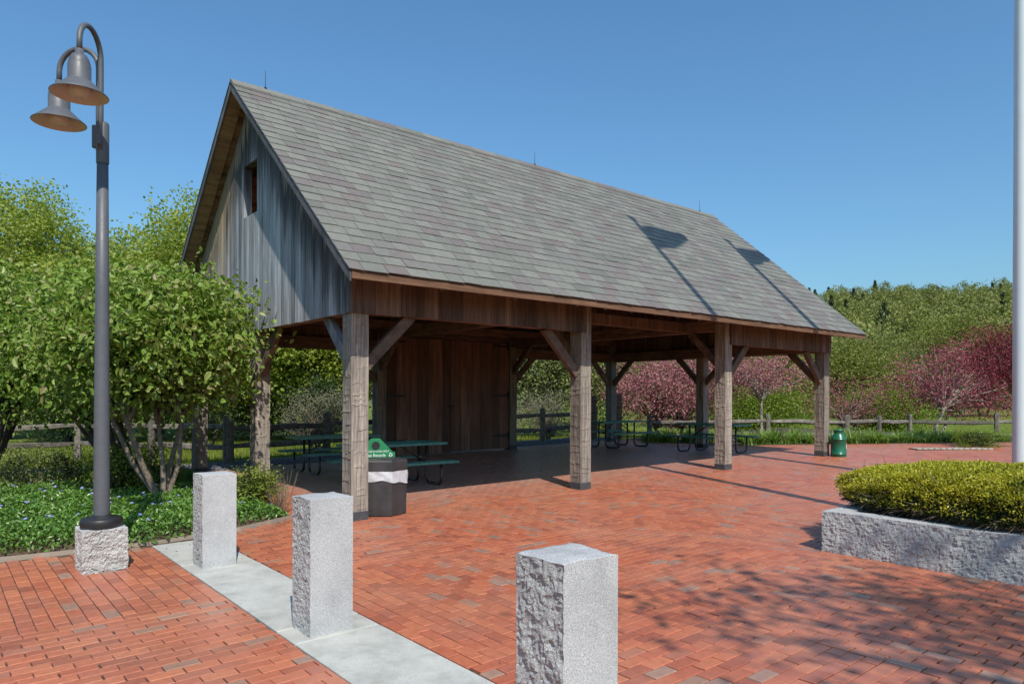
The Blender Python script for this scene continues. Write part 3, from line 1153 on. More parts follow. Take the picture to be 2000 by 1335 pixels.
# roof : deck, rafters, slates
def roof():
    th = .045
    y0 = -OE + .03
    nrm = math.sqrt(1 + SL * SL)

    def deckpoly(sgn):
        # in (y,z)
        def p(b, d):
            return (RB + sgn * (b - RB), zr(b) - d)
        return [p(y0, .022), p(RB, .022), p(RB, .022 + th * nrm), p(y0, .022 + th * nrm)]
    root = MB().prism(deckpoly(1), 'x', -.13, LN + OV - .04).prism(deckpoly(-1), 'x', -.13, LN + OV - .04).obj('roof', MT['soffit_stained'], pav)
    dk = MB()
    for sgn in (1, -1):
        def p(b, d):
            return (RB + sgn * (b - RB), zr(b) - d)
        # fly rafter and barge board at the two rakes
        for x0, x1, xb0, xb1 in ((-OV + .032, -.132, -OV + .004, -OV + .030), (LN + .16, LN + OV - .042, LN + OV - .036, LN + OV - .006)):
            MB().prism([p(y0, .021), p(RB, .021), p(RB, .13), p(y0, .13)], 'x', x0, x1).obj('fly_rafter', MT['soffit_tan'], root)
            MB().prism([p(y0 - .012, .019), p(RB, .019), p(RB, .15), p(y0 - .012, .15)], 'x', xb0, xb1).obj('barge_board', MT['barge_wood'], root)
        yy = (-OE + .012, -OE + .034) if sgn == 1 else (WT + OE - .034, WT + OE - .012)
        MB().box(-OV + .035, LN + OV - .04, yy[0], yy[1], EZ - .105, EZ - .008).obj('fascia', MT['fascia_wood'], root, bevel=.004)
        k = 0
        x = .32
        while x < LN - .2:
            poly = [p(y0 + .012, .09), p(RB, .09), p(RB, .26), p(.02, .255), p(y0 + .012, .158)]
            MB().prism(poly, 'x', x - .025, x + .025).obj('rafter', MT['beam_wood'], root)
            x += .61
    # ridge cap slates
    for k in range(22):
        xa = -OV + (LN + 2 * OV) * k / 22
        xb = -OV + (LN + 2 * OV) * (k + 1) / 22
        m = MB()
        lift = random.Random(k).uniform(0, .006)
        for sgn in (1, -1):
            def p(b, d):
                return (RB + sgn * (b - RB), zr(b) + d)
            m.prism([p(RB, .034 + lift), p(RB, .020 + lift), p(RB - .14, .020 + lift), p(RB - .14, .034 + lift)], 'x', xa + .002, xb - .002)
        m.obj('ridge_slate', MT['slate'], root)
    # slates
    slope = math.hypot(RB + OE, RZ_H - EZ)
    ca, sa = (RB + OE) / slope, (RZ_H - EZ) / slope
    ncourse = 27
    ex = slope / ncourse
    rg = np.random.default_rng(31)
    rows = []
    for sgn in (1, -1):
        for i in range(ncourse):
            x = -OV - .01
            xend = LN + OV + .01
            first = True
            while x < xend - .01:
                wd = rg.uniform(.24, .37)
                if first:
                    wd *= rg.uniform(.5, 1)
                    first = False
                xe = min(x + wd, xend)
                if xend - xe < .10:
                    xe = xend
                rows.append((sgn, i, x + .0028, xe - .0028))
                x = xe

    def slate_verts(sgn, i, x0, x1):
        d0 = i * ex - .010 + rg.normal() * .0035
        d1 = min((i + 1) * ex + .06, slope - .004)
        t0, t1 = .0145 + abs(rg.normal()) * .003, .004
        th_ = .010 + rg.random() * .004
        sk = rg.normal() * .005
        V = []
        for (xx, d, h) in ((x0, d0 + sk, t0), (x1, d0 - sk, t0), (x1, d1, t1), (x0, d1, t1)):
            for hh in (h - th_, h):
                bq = -OE + d * ca - hh * sa
                zq = EZ + d * sa + hh * ca
                V.append((xx, bq if sgn == 1 else WT - bq, zq))
        return V  # order: pairs low, high
    SF = [(1, 3, 5, 7), (0, 2, 3, 1), (2, 4, 5, 3), (6, 0, 1, 7), (0, 6, 4, 2)]
    SFm = [tuple(reversed(f)) for f in SF]
    # pick the 298 that show largest
    sizes = []
    for q in rows:
        sgn, i, x0, x1 = q
        if sgn < 0:
            sizes.append(0)
            continue
        d = (i + .5) * ex
        x, y = W((x0 + x1) / 2, -OE + d * ca)
        sizes.append((x1 - x0) / max(y, 1) ** 2)
    order = np.argsort(-np.array(sizes))
    bigset = set(order[:298].tolist())
    Vr, Fr = [], []
    for k, q in enumerate(rows):
        V = slate_verts(*q)
        fs = SF if q[0] == 1 else SFm
        if k in bigset:
            link(bpy.data.objects.new('slate', mesh_py('slate', V, fs, MT['slate'])), root)
        else:
            n = len(Vr)
            Vr += V
            Fr += [tuple(j + n for j in f) for f in fs]
    link(bpy.data.objects.new('slates', fast_mesh('slates', Vr, Fr, MT['slate'])), root, kind='stuff')
    # lightning rods
    for a in (.195, 6.2, 12.29):
        MB().tube([(a, RB, RZ_H + .02), (a, RB, RZ_H + .33)], [.006, .003], 6).lathe([(.0, .02), (.03, .02), (.022, .05), (.008, .06)], (a, RB, RZ_H), 10).obj('lightning_rod', MT['iron'], root)


roof()


# ------------------------------------------------------------------ granite blocks
def rough_block(sx, sy, h, rough_sides, seed, amp=.02, top_amp=.006, res=.011, foot=.03):
    """subdivided block, base at z=-foot; sides named '-x','+x','-y','+y' are split faces"""
    nx, ny, nz = max(3, int(sx / res)), max(3, int(sy / res)), max(3, int((h + foot) / res))
    bm = bmesh.new()
    grid = {}

    def vert(i, j, k):
        key = (i, j, k)
        if key not in grid:
            x, y, z = sx * i / nx, sy * j / ny, -foot + (h + foot) * k / nz
            p = Vector((x, y, z))
            s = seed * 11.3
            nz1 = noise.fractal((x * 13 + s, y * 13, z * 13), .75, 2.1, 5)
            nz2 = abs(noise.noise((x * 34 + z * 9 + s, y * 34 + 5, z * 26))) + .6 * abs(noise.noise((x * 75 + s, y * 75, z * 75)))
            d = nz1 * amp * .55 + (nz2 - .35) * amp * 1.0
            on_edge = (i in (0, nx)) + (j in (0, ny)) + (k == nz)
            if on_edge > 1:
                d *= .45
            elif 0 < k < nz:
                jx = noise.noise_vector((x * 97 + s, y * 97, z * 97)) * (res * .75)
                p += Vector((0 if i in (0, nx) else jx.x, 0 if j in (0, ny) else jx.y, jx.z))
            if i == 0 and '-x' in rough_sides:
                p.x += d - amp * .3
            if i == nx and '+x' in rough_sides:
                p.x -= d - amp * .3
            if j == 0 and '-y' in rough_sides:
                p.y += d - amp * .3
            if j == ny and '+y' in rough_sides:
                p.y -= d - amp * .3
            if k == nz:
                ex = min(i, nx - i) / nx
                ey = min(j, ny - j) / ny
                p.z += noise.fractal((x * 7 + s, y * 7, 3.1), .9, 2.1, 4) * top_amp + min(ex, ey, .22) * top_amp * 4
            grid[key] = bm.verts.new(p)
        return grid[key]
    mats = []

    def quad(a, b, c, d, m):
        f = bm.faces.new((a, b, c, d))
        f.material_index = m
        f.smooth = (m == 2)
    for i in range(nx):
        for j in range(ny):
            quad(vert(i, j, nz), vert(i + 1, j, nz), vert(i + 1, j + 1, nz), vert(i, j + 1, nz), 2)
    for k in range(nz):
        for i in range(nx):
            quad(vert(i, 0, k), vert(i + 1, 0, k), vert(i + 1, 0, k + 1), vert(i, 0, k + 1), 1 if '-y' in rough_sides else 0)
            quad(vert(i + 1, ny, k), vert(i, ny, k), vert(i, ny, k + 1), vert(i + 1, ny, k + 1), 1 if '+y' in rough_sides else 0)
        for j in range(ny):
            quad(vert(0, j + 1, k), vert(0, j, k), vert(0, j, k + 1), vert(0, j + 1, k + 1), 1 if '-x' in rough_sides else 0)
            quad(vert(nx, j, k), vert(nx, j + 1, k), vert(nx, j + 1, k + 1), vert(nx, j, k + 1), 1 if '+x' in rough_sides else 0)
    return bm


def place_block(name, a, b, sx, sy, h, rough, seed, mats, label, cat, group=None, **kw):
    bm = rough_block(sx, sy, h, rough, seed, **kw)
    me = bpy.data.meshes.new(name)
    bm.to_mesh(me)
    bm.free()
    for m in mats:
        me.materials.append(MT[m])
    o = bpy.data.objects.new(name, me)
    x, y = W(a, b)
    o.location = (x, y, GX * a)
    o.rotation_euler = (0, 0, RZ)
    return link(o, None, label=label, cat=cat, group=group)


GRP = 'granite bollards on the pale strip'
place_block('granite_bollard', -2.142, -1.252, .308, .305, .872, ('-x',), 1, ('granite', 'granite_rough', 'granite'),
            'farthest of three grey granite bollards, nearest the lamp post', 'bollard', GRP, amp=.012)
place_block('granite_bollard', -2.142, -3.672, .308, .300, .925, ('-x',), 2, ('granite', 'granite_rough', 'granite'),
            'middle of three grey granite bollards, in front of the corner timber post', 'bollard', GRP, amp=.012)
place_block('granite_bollard', -2.215, -6.19, .308, .285, .975, ('-x',), 3, ('granite', 'granite_rough', 'granite'),
            'nearest grey granite bollard, cut by the bottom edge of the picture', 'bollard', GRP, amp=.014, top_amp=.007)


# ------------------------------------------------------------------ street lamp
def street_lamp():
    a, b = -3.035, -.715
    x, y = W(a + .183, b + .183)
    z0 = GX * a
    root = empty('street_lamp', (x, y, z0), 0, label='grey double street lamp with two bell shades on a granite block', cat='street lamp')
    bm = rough_block(.366, .366, .385, ('-x', '+x', '-y', '+y'), 9, amp=.022, top_amp=.008)
    me = bpy.data.meshes.new('footing')
    bm.to_mesh(me)
    bm.free()
    for m in ('granite_warm', 'granite_warm', 'granite'):
        me.materials.append(MT[m])
    o = bpy.data.objects.new('footing', me)
    o.rotation_euler = (0, 0, RZ)
    ox = Matrix.Rotation(RZ, 3, 'Z') @ Vector((-.183, -.183, 0))
    o.location = ox
    link(o, root)
    h0 = .385
    MB().lathe([(0, h0), (.178, h0 - .01), (.180, h0 + .075), (.168, h0 + .09), (.085, h0 + .095), (.08, h0 + .12), (.0, h0 + .12)], n=40).obj('base_collar', MT['black'], root, smooth=True)
    MB().lathe([(.070, h0 + .09), (.067, 1.2), (.059, 2.6), (.048, 3.95), (.0, 3.95)], n=28).obj('pole', MT['lamp'], root, smooth=True)
    MB().lathe([(.053, 3.83), (.055, 3.84), (.055, 4.20), (.047, 4.22), (0, 4.22)], n=28).obj('sleeve', MT['lamp'], root, smooth=True)

    def arm(dx, dy, zoff, base_off):
        d = Vector((dx, dy, 0)).normalized()
        pts = []
        r = .205
        p0 = d * base_off
        pts.append(p0 + Vector((0, 0, 3.95)))
        pts.append(p0 + Vector((0, 0, 4.3)))
        zc = 4.80 + zoff
        pts.append(p0 + Vector((0, 0, zc - .15)))
        for k in range(0, 13):
            t = math.pi * k / 12
            pts.append(p0 + d * (r - r * math.cos(t)) + Vector((0, 0, zc + r * math.sin(t))))
        end = p0 + d * (2 * r)
        pts.append(end + Vector((0, 0, 4.70 + zoff)))
        ar = MB().tube(pts, .024, 12).obj('arm', MT['lamp'], root, smooth=True)
        MB().box(-.035, .035, -.02, .02, 3.98, 4.20).obj('bracket', MT['lamp'], ar, bevel=.01).matrix_local = Matrix.Translation(d * .07) @ Matrix.Rotation(math.atan2(dy, dx), 4, 'Z')
        c = (end.x, end.y, zoff)
        sh = MB().lathe([(.0, 4.715), (.034, 4.71), (.036, 4.665), (.06, 4.655), (.078, 4.62), (.089, 4.575), (.089, 4.565), (.092, 4.56), (.092, 4.435),
                         (.098, 4.43), (.160, 4.372), (.228, 4.312), (.231, 4.305), (.227, 4.303)], c, 48).obj('shade', MT['lamp'], root, smooth=True)
        MB().lathe([(.227, 4.3025), (.159, 4.358), (.094, 4.415), (.088, 4.44), (0, 4.44)], c, 48).obj('reflector', MT['lamp_in'], sh, smooth=True)
        MB().lathe([(.0, 4.285), (.05, 4.292), (.08, 4.315), (.088, 4.35), (.075, 4.40), (.04, 4.43), (0, 4.435)], c, 24).obj('globe', MT['glass'], sh, smooth=True)
    arm(.12, -1, -.015, .042)
    arm(-1, .12, -.07, .042)
    return root


street_lamp()


# ------------------------------------------------------------------ bin with recycling lid
def recycle_bin():
    a, b = .60, .245
    x, y = W(a, b)
    root = empty('recycling_bin', (x, y, GX * a), RZ + R(20), label='dark six sided recycling bin with green lid beside the corner post', cat='bin')

    def hexp(r, z, rot=0.0):
        return [(r * math.cos(rot + math.pi / 3 * k), r * math.sin(rot + math.pi / 3 * k), z) for k in range(6)]

    def stack(rings):
        V, F = [], []
        for r, z in rings:
            V += hexp(r, z)
        n = 6
        for i in range(len(rings) - 1):
            for k in range(n):
                F.append((i * n + k, i * n + (k + 1) % n, (i + 1) * n + (k + 1) % n, (i + 1) * n + k))
        F.append(tuple(range(6))[::-1])
        F.append(tuple(range((len(rings) - 1) * 6, len(rings) * 6)))
        return MB().add(V, F)
    stack([(.305, 0.0), (.312, .012), (.318, .50), (.318, .52)]).obj('body', MT['can'], root, bevel=.008)
    stack([(.322, .585), (.325, .59), (.325, .715), (.312, .738), (.19, .748)]).obj('lid', MT['can'], root, bevel=.003)
    # white bag folded over the rim
    V, F = [], []
    rg = random.Random(3)
    n = 72
    for r_i, z in enumerate((.445, .475, .52, .56, .592)):
        for k in range(n):
            t = 2 * math.pi * k / n
            sec = (t % (math.pi / 3)) - math.pi / 6
            rr = .318 * math.cos(math.pi / 6) / math.cos(sec) + .010 + .006 * math.sin(9 * t + r_i * 1.7) + rg.uniform(-.002, .002)
            zz = z + (.022 * math.sin(2 * t + .6) + .010 * math.sin(7 * t) if r_i < 3 else 0)
            V.append((rr * math.cos(t), rr * math.sin(t), zz))
    for i in range(4):
        for k in range(n):
            F.append((i * n + k, i * n + (k + 1) % n, (i + 1) * n + (k + 1) % n, (i + 1) * n + k))
    MB().add(V, F).obj('bag', MT['bag'], root, smooth=True)
    # flap on top
    MB().prism([(-.15, .742), (.15, .742), (.15, .756), (-.15, .756)], 'x', -.12, .12).obj('flap', MT['can'], root, bevel=.003)
    # green hooded panel: trapezoid front with sloping sides, hole and lettering
    ang = -R(20) - R(14)
    m = MB()
    poly = [(-.27, .748), (.27, .748), (.27, .82), (.235, .825), (.06, 1.01), (-.06, 1.01), (-.235, .825), (-.27, .82)]
    sign = m.prism([(p[0] - .10, p[1]) for p in poly], 'y', .02, .055).obj('recycling_lid', MT['recycle'], root, bevel=.005)
    sign.rotation_euler = (0, 0, ang)
    MB().lathe([(.0, .0), (.055, .0), (.055, .004), (.0, .004)], n=24).obj('opening', MT['black'], sign).matrix_local = Matrix.Translation((-.10, .0175, .915)) @ Matrix.Rotation(R(90), 4, 'X')

    def text(body, size, xx, zz):
        cu = bpy.data.curves.new('lettering', 'FONT')
        cu.body = body
        cu.size = size
        cu.align_x = 'CENTER'
        cu.extrude = .0008
        cu.materials.append(MT['print'])
        tmp = bpy.data.objects.new('lettering_curve', cu)
        COL.objects.link(tmp)
        me = bpy.data.meshes.new_from_object(tmp.evaluated_get(bpy.context.evaluated_depsgraph_get()))
        bpy.data.objects.remove(tmp)
        o = bpy.data.objects.new('lettering', me)
        o.rotation_euler = (R(90), 0, 0)
        o.location = (xx, .0178, zz)
        link(o, sign)
        return o
    text('BOTTLES & CANS ONLY', .034, -.10, .825)
    text('Please Recycle', .056, -.13, .766)
    # three chasing arrows
    m = MB()
    for k in range(3):
        t0 = math.pi / 2 + k * 2 * math.pi / 3
        c, s = math.cos, math.sin
        P = []
        for rr, tt in ((.026, t0 - .75), (.026, t0 + .35), (.032, t0 + .35), (.021, t0 + .95), (.010, t0 + .35), (.016, t0 + .35), (.016, t0 - .75)):
            P.append((rr * c(tt), rr * s(tt)))
        m.prism([(.105 + p[0], .786 + p[1]) for p in P], 'y', .0165, .0195)
    m.obj('recycling_mark', MT['print'], sign)
    return root


recycle_bin()


# ------------------------------------------------------------------ picnic tables
def picnic_table():
    root = empty('picnic_table', (0, 0, 0), 0, label='x', cat='picnic table', group='green picnic tables on tubular frames')
    Lh, Wh, zt, zs = .915, .38, .735, .435

    def slab(y0, y1, z, name):
        m = MB()
        # rounded rim
        r = .05
        outer = []
        for cx, cy, t0 in ((Lh - r, y1 - r, 0), (-Lh + r, y1 - r, 90), (-Lh + r, y0 + r, 180), (Lh - r, y0 + r, 270)):
            for k in range(4):
                t = R(t0 + 30 * k)
                outer.append((cx + r * math.cos(t), cy + r * math.sin(t)))
        cx0, cy0 = 0, (y0 + y1) / 2
        inner = [(p[0] - math.copysign(.022, p[0]), p[1] - math.copysign(.022, p[1] - cy0)) for p in outer]
        n = len(outer)
        V = [(p[0], p[1], z - .038) for p in outer] + [(p[0], p[1], z) for p in outer] + [(p[0], p[1], z) for p in inner] + [(p[0], p[1], z - .038) for p in inner]
        F = []
        for k in range(n):
            kk = (k + 1) % n
            F += [(k, kk, n + kk, n + k), (n + k, n + kk, 2 * n + kk, 2 * n + k), (2 * n + k, 2 * n + kk, 3 * n + kk, 3 * n + k)]
        m.add(V, F)
        # perforated deck: a lattice of flat bars
        st = .040
        x = -Lh + .022
        while x < Lh - .022:
            m.box(x, x + .013, y0 + .02, y1 - .02, z - .010, z - .003)
            x += st
        y = y0 + .022
        while y < y1 - .022:
            m.box(-Lh + .02, Lh - .02, y, y + .013, z - .009, z - .002)
            y += st
        return m.obj(name, MT['table'], root)
    slab(-Wh, Wh, zt, 'table_top')
    for s in (-1, 1):
        slab(s * .62 - .127, s * .62 + .127, zs, 'bench')
    for x in (-.60, .60):
        for s in (-1, 1):
            y1, y2 = s * .13, s * .62
            pts = [(x, y1, zt - .04), (x, y1, .14)]
            for k in range(1, 6):
                t = R(90 * k / 5)
                pts.append((x, y1 + s * (.115 - .115 * math.cos(t)), .14 - .115 * math.sin(t)))
            for k in range(0, 6):
                t = R(90 * k / 5)
                pts.append((x, y2 - s * .115 + s * .115 * math.sin(t), .14 - .115 * math.cos(t)))
            pts.append((x, y2, zs - .04))
            MB().tube(pts, .024, 10).obj('leg', MT['tube'], root, smooth=True)
        MB().tube([(x, -.13, .40), (x, .13, .40)], .016, 8).obj('crossbar', MT['tube'], root, smooth=True)
        sx = 1 if x > 0 else -1
        MB().tube([(x, 0, .40), (sx * .10, 0, zt - .035)], .014, 8).obj('diagonal', MT['tube'], root, smooth=True)
    return root


pt0 = picnic_table()
spots = [(2.12, 2.62, 0.0, 'green picnic table just behind the recycling bin, nearest of four'),
         (2.30, 5.30, 0.0, 'green picnic table near the back corner, left of the wooden doors'),
         (10.90, 5.30, 0.0, 'farther green picnic table seen between the second and third front posts'),
         (11.35, 2.45, math.pi / 2, 'green picnic table behind the third front post')]
for i, (a, b, r, lab) in enumerate(spots):
    o = pt0 if i == 0 else copy_tree(pt0)
    x, y = W(a, b)
    o.location = (x, y, GX * a + .003)
    o.rotation_euler = (0, 0, RZ + r)
    o["label"] = lab


# ------------------------------------------------------------------ milk can
def milk_can():
    x, y = 7.79, 16.75
    root = empty('milk_can', (x, y, gz(x, y)), 0, label='green painted milk can standing by the far corner post', cat='milk can')
    body = MB().lathe([(0, 0), (.168, 0), (.172, .012), (.172, .05), (.178, .055), (.178, .07), (.172, .075), (.172, .40), (.178, .405), (.178, .42), (.172, .425),
                       (.168, .445), (.135, .505), (.108, .545), (.105, .60), (.122, .605), (.128, .622), (.122, .64), (.11, .645), (.10, .635), (0, .635)], n=40).obj('body', MT['milk'], root, smooth=True)
    for s in (0, 1):
        pts = [(.165, 0, .435), (.20, 0, .47), (.19, 0, .52), (.125, 0, .53)]
        hd = MB().tube(pts, .012, 8).obj('handle', MT['milk'], root, smooth=True)
        hd.rotation_euler = (0, 0, R(200 + 180 * s))
    # cream painted letter-like emblem wrapped on the right flank
    m = MB()
    r = .1735
    t_mid = R(-22)

    def P(s, z):
        t = t_mid + s / r
        return (r * math.cos(t), r * math.sin(t), z)
    V, F = [], []
    nn = 26
    for k in range(nn + 1):
        t = R(40 + 280 * k / nn)
        for rr in (.035, .078):
            V.append(P(rr * math.cos(t), .245 + rr * 1.05 * math.sin(t)))
    for k in range(nn):
        F.append((2 * k, 2 * k + 1, 2 * k + 3, 2 * k + 2))
    n0 = len(V)
    V += [P(-.045, .118), P(.05, .118), P(.05, .14), P(-.045, .14)]
    F.append((n0, n0 + 1, n0 + 2, n0 + 3))
    m.add(V, F).obj('emblem', MT['cream'], body)
    return root


milk_can()


# ------------------------------------------------------------------ granite planter with yew hedge
def planter():
    root = empty('granite_planter', (*W(2.85, -4.68), GX * 2.85), RZ, label='low rough granite planter wall holding the clipped yew hedge', cat='planter')

    def wall(x0, y0, sx, sy, rough, seed):
        bm = rough_block(sx, sy, .405, rough, seed, amp=.013, top_amp=.003, res=.015)
        me = bpy.data.meshes.new('granite_block')
        bm.to_mesh(me)
        bm.free()
        for m in ('granite_rough', 'granite_rough', 'granite'):
            me.materials.append(MT[m])
        o = bpy.data.objects.new('granite_block', me)
        o.location = (x0, y0, 0)
        link(o, root)
    wall(0, -2.44, .22, 2.44, ('-x',), 41)
    wall(0, -4.90, .22, 2.45, ('-x',), 42)
    wall(.225, -.22, 1.85, .22, ('+y',), 43)
    wall(2.08, -4.90, .22, 4.90, ('+x',), 44)
    wall(.225, -4.90, 1.85, .22, ('-y',), 45)
    MB().box(.222, 2.078, -4.67, -.222, .0, .36).obj('soil', MT['soil'], root)


planter()


def hedge():
    rg = np.random.default_rng(77)
    a0, a1, b0, b1 = 2.90, 4.85, -9.3, -4.56
    root = empty('yew_hedge', (*W((a0 + a1) / 2, (b0 + b1) / 2), GX * 3.5 + .36), RZ, label='clipped golden green yew hedge growing in the granite planter', cat='hedge')
    hx, hy = (a1 - a0) / 2, (b1 - b0) / 2
    n = 105000
    # surface samples of a flattened super-ellipsoid
    th = rg.uniform(0, 2 * np.pi, n)
    ph = np.arcsin(np.clip(rg.uniform(-.25, 1, n), -1, 1))

    def sp(v, e):
        return np.sign(v) * np.abs(v) ** e
    ux = sp(np.cos(ph), .62) * sp(np.cos(th), .7)
    uy = sp(np.cos(ph), .62) * sp(np.sin(th), .7)
    uz = sp(np.sin(ph), .72)
    depth = 1 - np.abs(rg.normal(0, .045, n))
    lump = np.array([noise.fractal((ux[i] * hx * 3.2, uy[i] * hy * 3.2, uz[i] * 2), .8, 2, 4) for i in range(n)])
    k = (depth * (1 + .07 * lump))
    P = np.stack([ux * hx * 1.02 * k, uy * hy * 1.03 * k, 
                  .19 + uz * .33 * k * np.where(uz > 0, 1.0, .55)], 1)
    nz_ = np.stack([ux, uy, uz * 2.2], 1)
    nz_ /= np.linalg.norm(nz_, axis=1)[:, None]
    low = P[:, 2] < .21 + .07 * rg.normal(size=n) + .10 * lump
    tip = ~low & (rg.random(n) < .86)
    # each sprig is a pair of narrow leaves
    def sprigs(Q, nn, ln, wd, rgx):
        t = nn + rgx.normal(size=Q.shape) * .75
        t /= np.linalg.norm(t, axis=1)[:, None]
        s = rgx.normal(size=Q.shape)
        s -= t * (s * t).sum(1)[:, None]
        s /= np.linalg.norm(s, axis=1)[:, None]
        L_ = ln * rgx.uniform(.6, 1.3, len(Q))[:, None]
        V = np.empty((len(Q), 4, 3), np.float32)
        V[:, 0] = Q
        V[:, 1] = Q + t * L_ * .55 + s * wd
        V[:, 2] = Q + t * L_
        V[:, 3] = Q + t * L_ * .55 - s * wd
        return V.reshape(-1, 3), np.arange(len(Q) * 4).reshape(-1, 4)
    V, F = sprigs(P[tip], nz_[tip], .026, .0075, rg)
    V2, F2 = sprigs(P[tip] + rg.normal(size=(tip.sum(), 3)) * .012, nz_[tip], .024, .007, rg)
    Vt, Ft = join([(V, F), (V2, F2)])
    link(bpy.data.objects.new('foliage', fast_mesh('foliage', Vt, Ft, MT['yew_tip'])), root)
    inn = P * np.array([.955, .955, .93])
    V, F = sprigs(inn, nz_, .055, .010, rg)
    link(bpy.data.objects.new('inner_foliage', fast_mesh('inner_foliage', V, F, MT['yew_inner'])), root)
    # stray shoots standing proud of the clipped top
    j = rg.choice(np.where(P[:, 2] > .3)[0], 900, replace=False)
    V, F = sprigs(P[j] * np.array([1.0, 1.0, 1.02]), np.array([[0, 0, 1.0]]) + .45 * rg.normal(size=(900, 3)), .050, .007, rg)
    link(bpy.data.objects.new('shoots', fast_mesh('shoots', V, F, MT['yew_tip'])), root)
    # woody twigs of the underside
    m = int(9000)
    i = rg.choice(np.where(low)[0], min(m, low.sum()), replace=False)
    Q = P[i]
    d = np.stack([Q[:, 0], Q[:, 1], np.full(len(Q), .15)], 1)
    d /= np.linalg.norm(d, axis=1)[:, None]
    V, F = sprigs(Q - d * .20, d + rg.normal(size=d.shape) * .35, .22, .005, rg)
    link(bpy.data.objects.new('twigs', fast_mesh('twigs', V, F, MT['twig'])), root)
    return root


hedge()


# ------------------------------------------------------------------ flagpoles
def flagpole(x, y, h, r, hoist_top, flag_h, flag_l, lab, flag_lab, seed):
    z = gz(x, y)
    root = empty('flagpole', (x, y, z), 0, label=lab, cat='flagpole', group='white flagpoles by the planter')
    MB().lathe([(r * 1.5, -.05), (r * 1.5, .05), (r * 1.02, .10), (r, .3), (r * .92, h * .5), (r * .5, h - .1), (r * .5, h), (0, h)], n=28).obj('pole', MT['pole'], root, smooth=True)
    MB().lathe([(0, h), (.06, h + .02), (.12, h + .09), (.12, h + .15), (.06, h + .22), (0, h + .24)], n=20).obj('finial', MT['cream'], root, smooth=True)
    MB().tube([(r * 1.1, 0, 1.2), (r * .95, 0, h * .5), (r * .62, 0, h - .1)], .006, 6).obj('halyard', MT['print'], root)
    # flag : a thing of its own, flying along the building direction
    fl = np.array([D1[0] * .96 + D2[0] * .26, D1[1] * .96 + D2[1] * .26])
    nx, nz = 26, 14
    V, F = [], []
    rg = random.Random(seed)
    for i in range(nx + 1):
        s = i / nx
        for j in range(nz + 1):
            t = j / nz
            wv = .13 * math.sin(5.5 * s + 1.1 * t + seed) * s
            sag = -.30 * s ** 2.2 + .10 * math.sin(3.1 * s)
            ln = flag_l * (1 - .22 * abs(2 * t - .8) ** 2.5)
            px = fl[0] * s * ln - fl[1] * wv
            py = fl[1] * s * ln + fl[0] * wv
            V.append((px + fl[0] * .09, py + fl[1] * .09, -t * flag_h * (1 - .30 * s * s) + sag))
    for i in range(nx):
        for j in range(nz):
            k = i * (nz + 1) + j
            F.append((k, k + 1, k + nz + 2, k + nz + 1))
    fo = MB().add(V, F).obj('flag', MT['flag'], None, smooth=True, label=flag_lab, cat='flag', group='flags on the flagpoles')
    fo.location = (x, y, z + hoist_top)
    md = fo.modifiers.new('cloth', 'SOLIDIFY')
    md.thickness = .004
    return root


flagpole(5.52, 7.15, 15.85, .105, 15.35, 1.60, 1.95, 'taller white flagpole right of the hedge, just outside the picture', 'larger flag whose shadow falls on the middle of the roof', 1)
flagpole(7.93, 10.93, 14.15, .125, 13.65, 1.35, 2.00, 'white flagpole standing at the right edge behind the hedge', 'flag whose shadow falls near the right end of the roof', 2)


# ------------------------------------------------------------------ fences of split rails
def rail_fence(label, pts, posth=1.08, skip=0, zr_=(.42, .86), first_last=(True, True), seed=0, zg=None, rail_h=.11):
    rg = random.Random(seed)
    x0, y0 = pts[0]
    root = empty('rail_fence', (x0, y0, 0), 0, label=label, cat='fence', group='weathered split rail fences')
    P = []
    for x, y in pts:
        z = float(terrain_z(np.array(x), np.array(y))) if zg is None else zg(x, y)
        P.append((x - x0, y - y0, z))
    for x, y, z in P[skip:]:
        h = posth + rg.uniform(-.05, .06)
        m = MB()
        r = .075
        V = []
        n = 10
        for zz, k in ((-.1, 1.0), (.3, 1.03), (.7, .97), (h - .02, 1.0), (h, .8)):
            for i in range(n):
                t = 2 * math.pi * i / n
                q = r * k * (1 + .14 * math.sin(3 * t + seed + x))
                V.append((x + q * math.cos(t) * 1.1, y + q * math.sin(t), z + zz))
        F = []
        for i in range(4):
            for k in range(n):
                F.append((i * n + k, i * n + (k + 1) % n, (i + 1) * n + (k + 1) % n, (i + 1) * n + k))
        F.append(tuple(range(4 * n, 5 * n)))
        m.add(V, F).obj('post', MT['fence_wood'], root)
    for (p, q) in zip(P[:-1], P[1:]):
        for zz in zr_:
            m = MB()
            a = Vector((p[0], p[1], p[2] + zz + rg.uniform(-.03, .03)))
            b = Vector((q[0], q[1], q[2] + zz + rg.uniform(-.03, .03)))
            d = (b - a)
            side = d.cross(Vector((0, 0, 1))).normalized()
            V, F = [], []
            ns = 9
            prof = [(-.5, -.45), (.0, -.62), (.5, -.35), (.45, .4), (.05, .6), (-.5, .42)]
            for i in range(ns + 1):
                t = i / ns
                c = a + d * t
                w = .075 * (1 - .35 * abs(2 * t - 1) ** 3)
                hh = rail_h * (1 - .35 * abs(2 * t - 1) ** 3)
                c = c + Vector((0, 0, noise.noise((t * 3 + seed, p[0], zz * 9)) * .03))
                for u, v in prof:
                    V.append(c + side * u * w + Vector((0, 0, v * hh)))
            k6 = len(prof)
            for i in range(ns):
                for k in range(k6):
                    F.append((i * k6 + k, i * k6 + (k + 1) % k6, (i + 1) * k6 + (k + 1) % k6, (i + 1) * k6 + k))
            F += [tuple(range(k6))[::-1], tuple(range(ns * k6, ns * k6 + k6))]
            m.add(V, F).obj('rail', MT['fence_wood'], root)
    return root


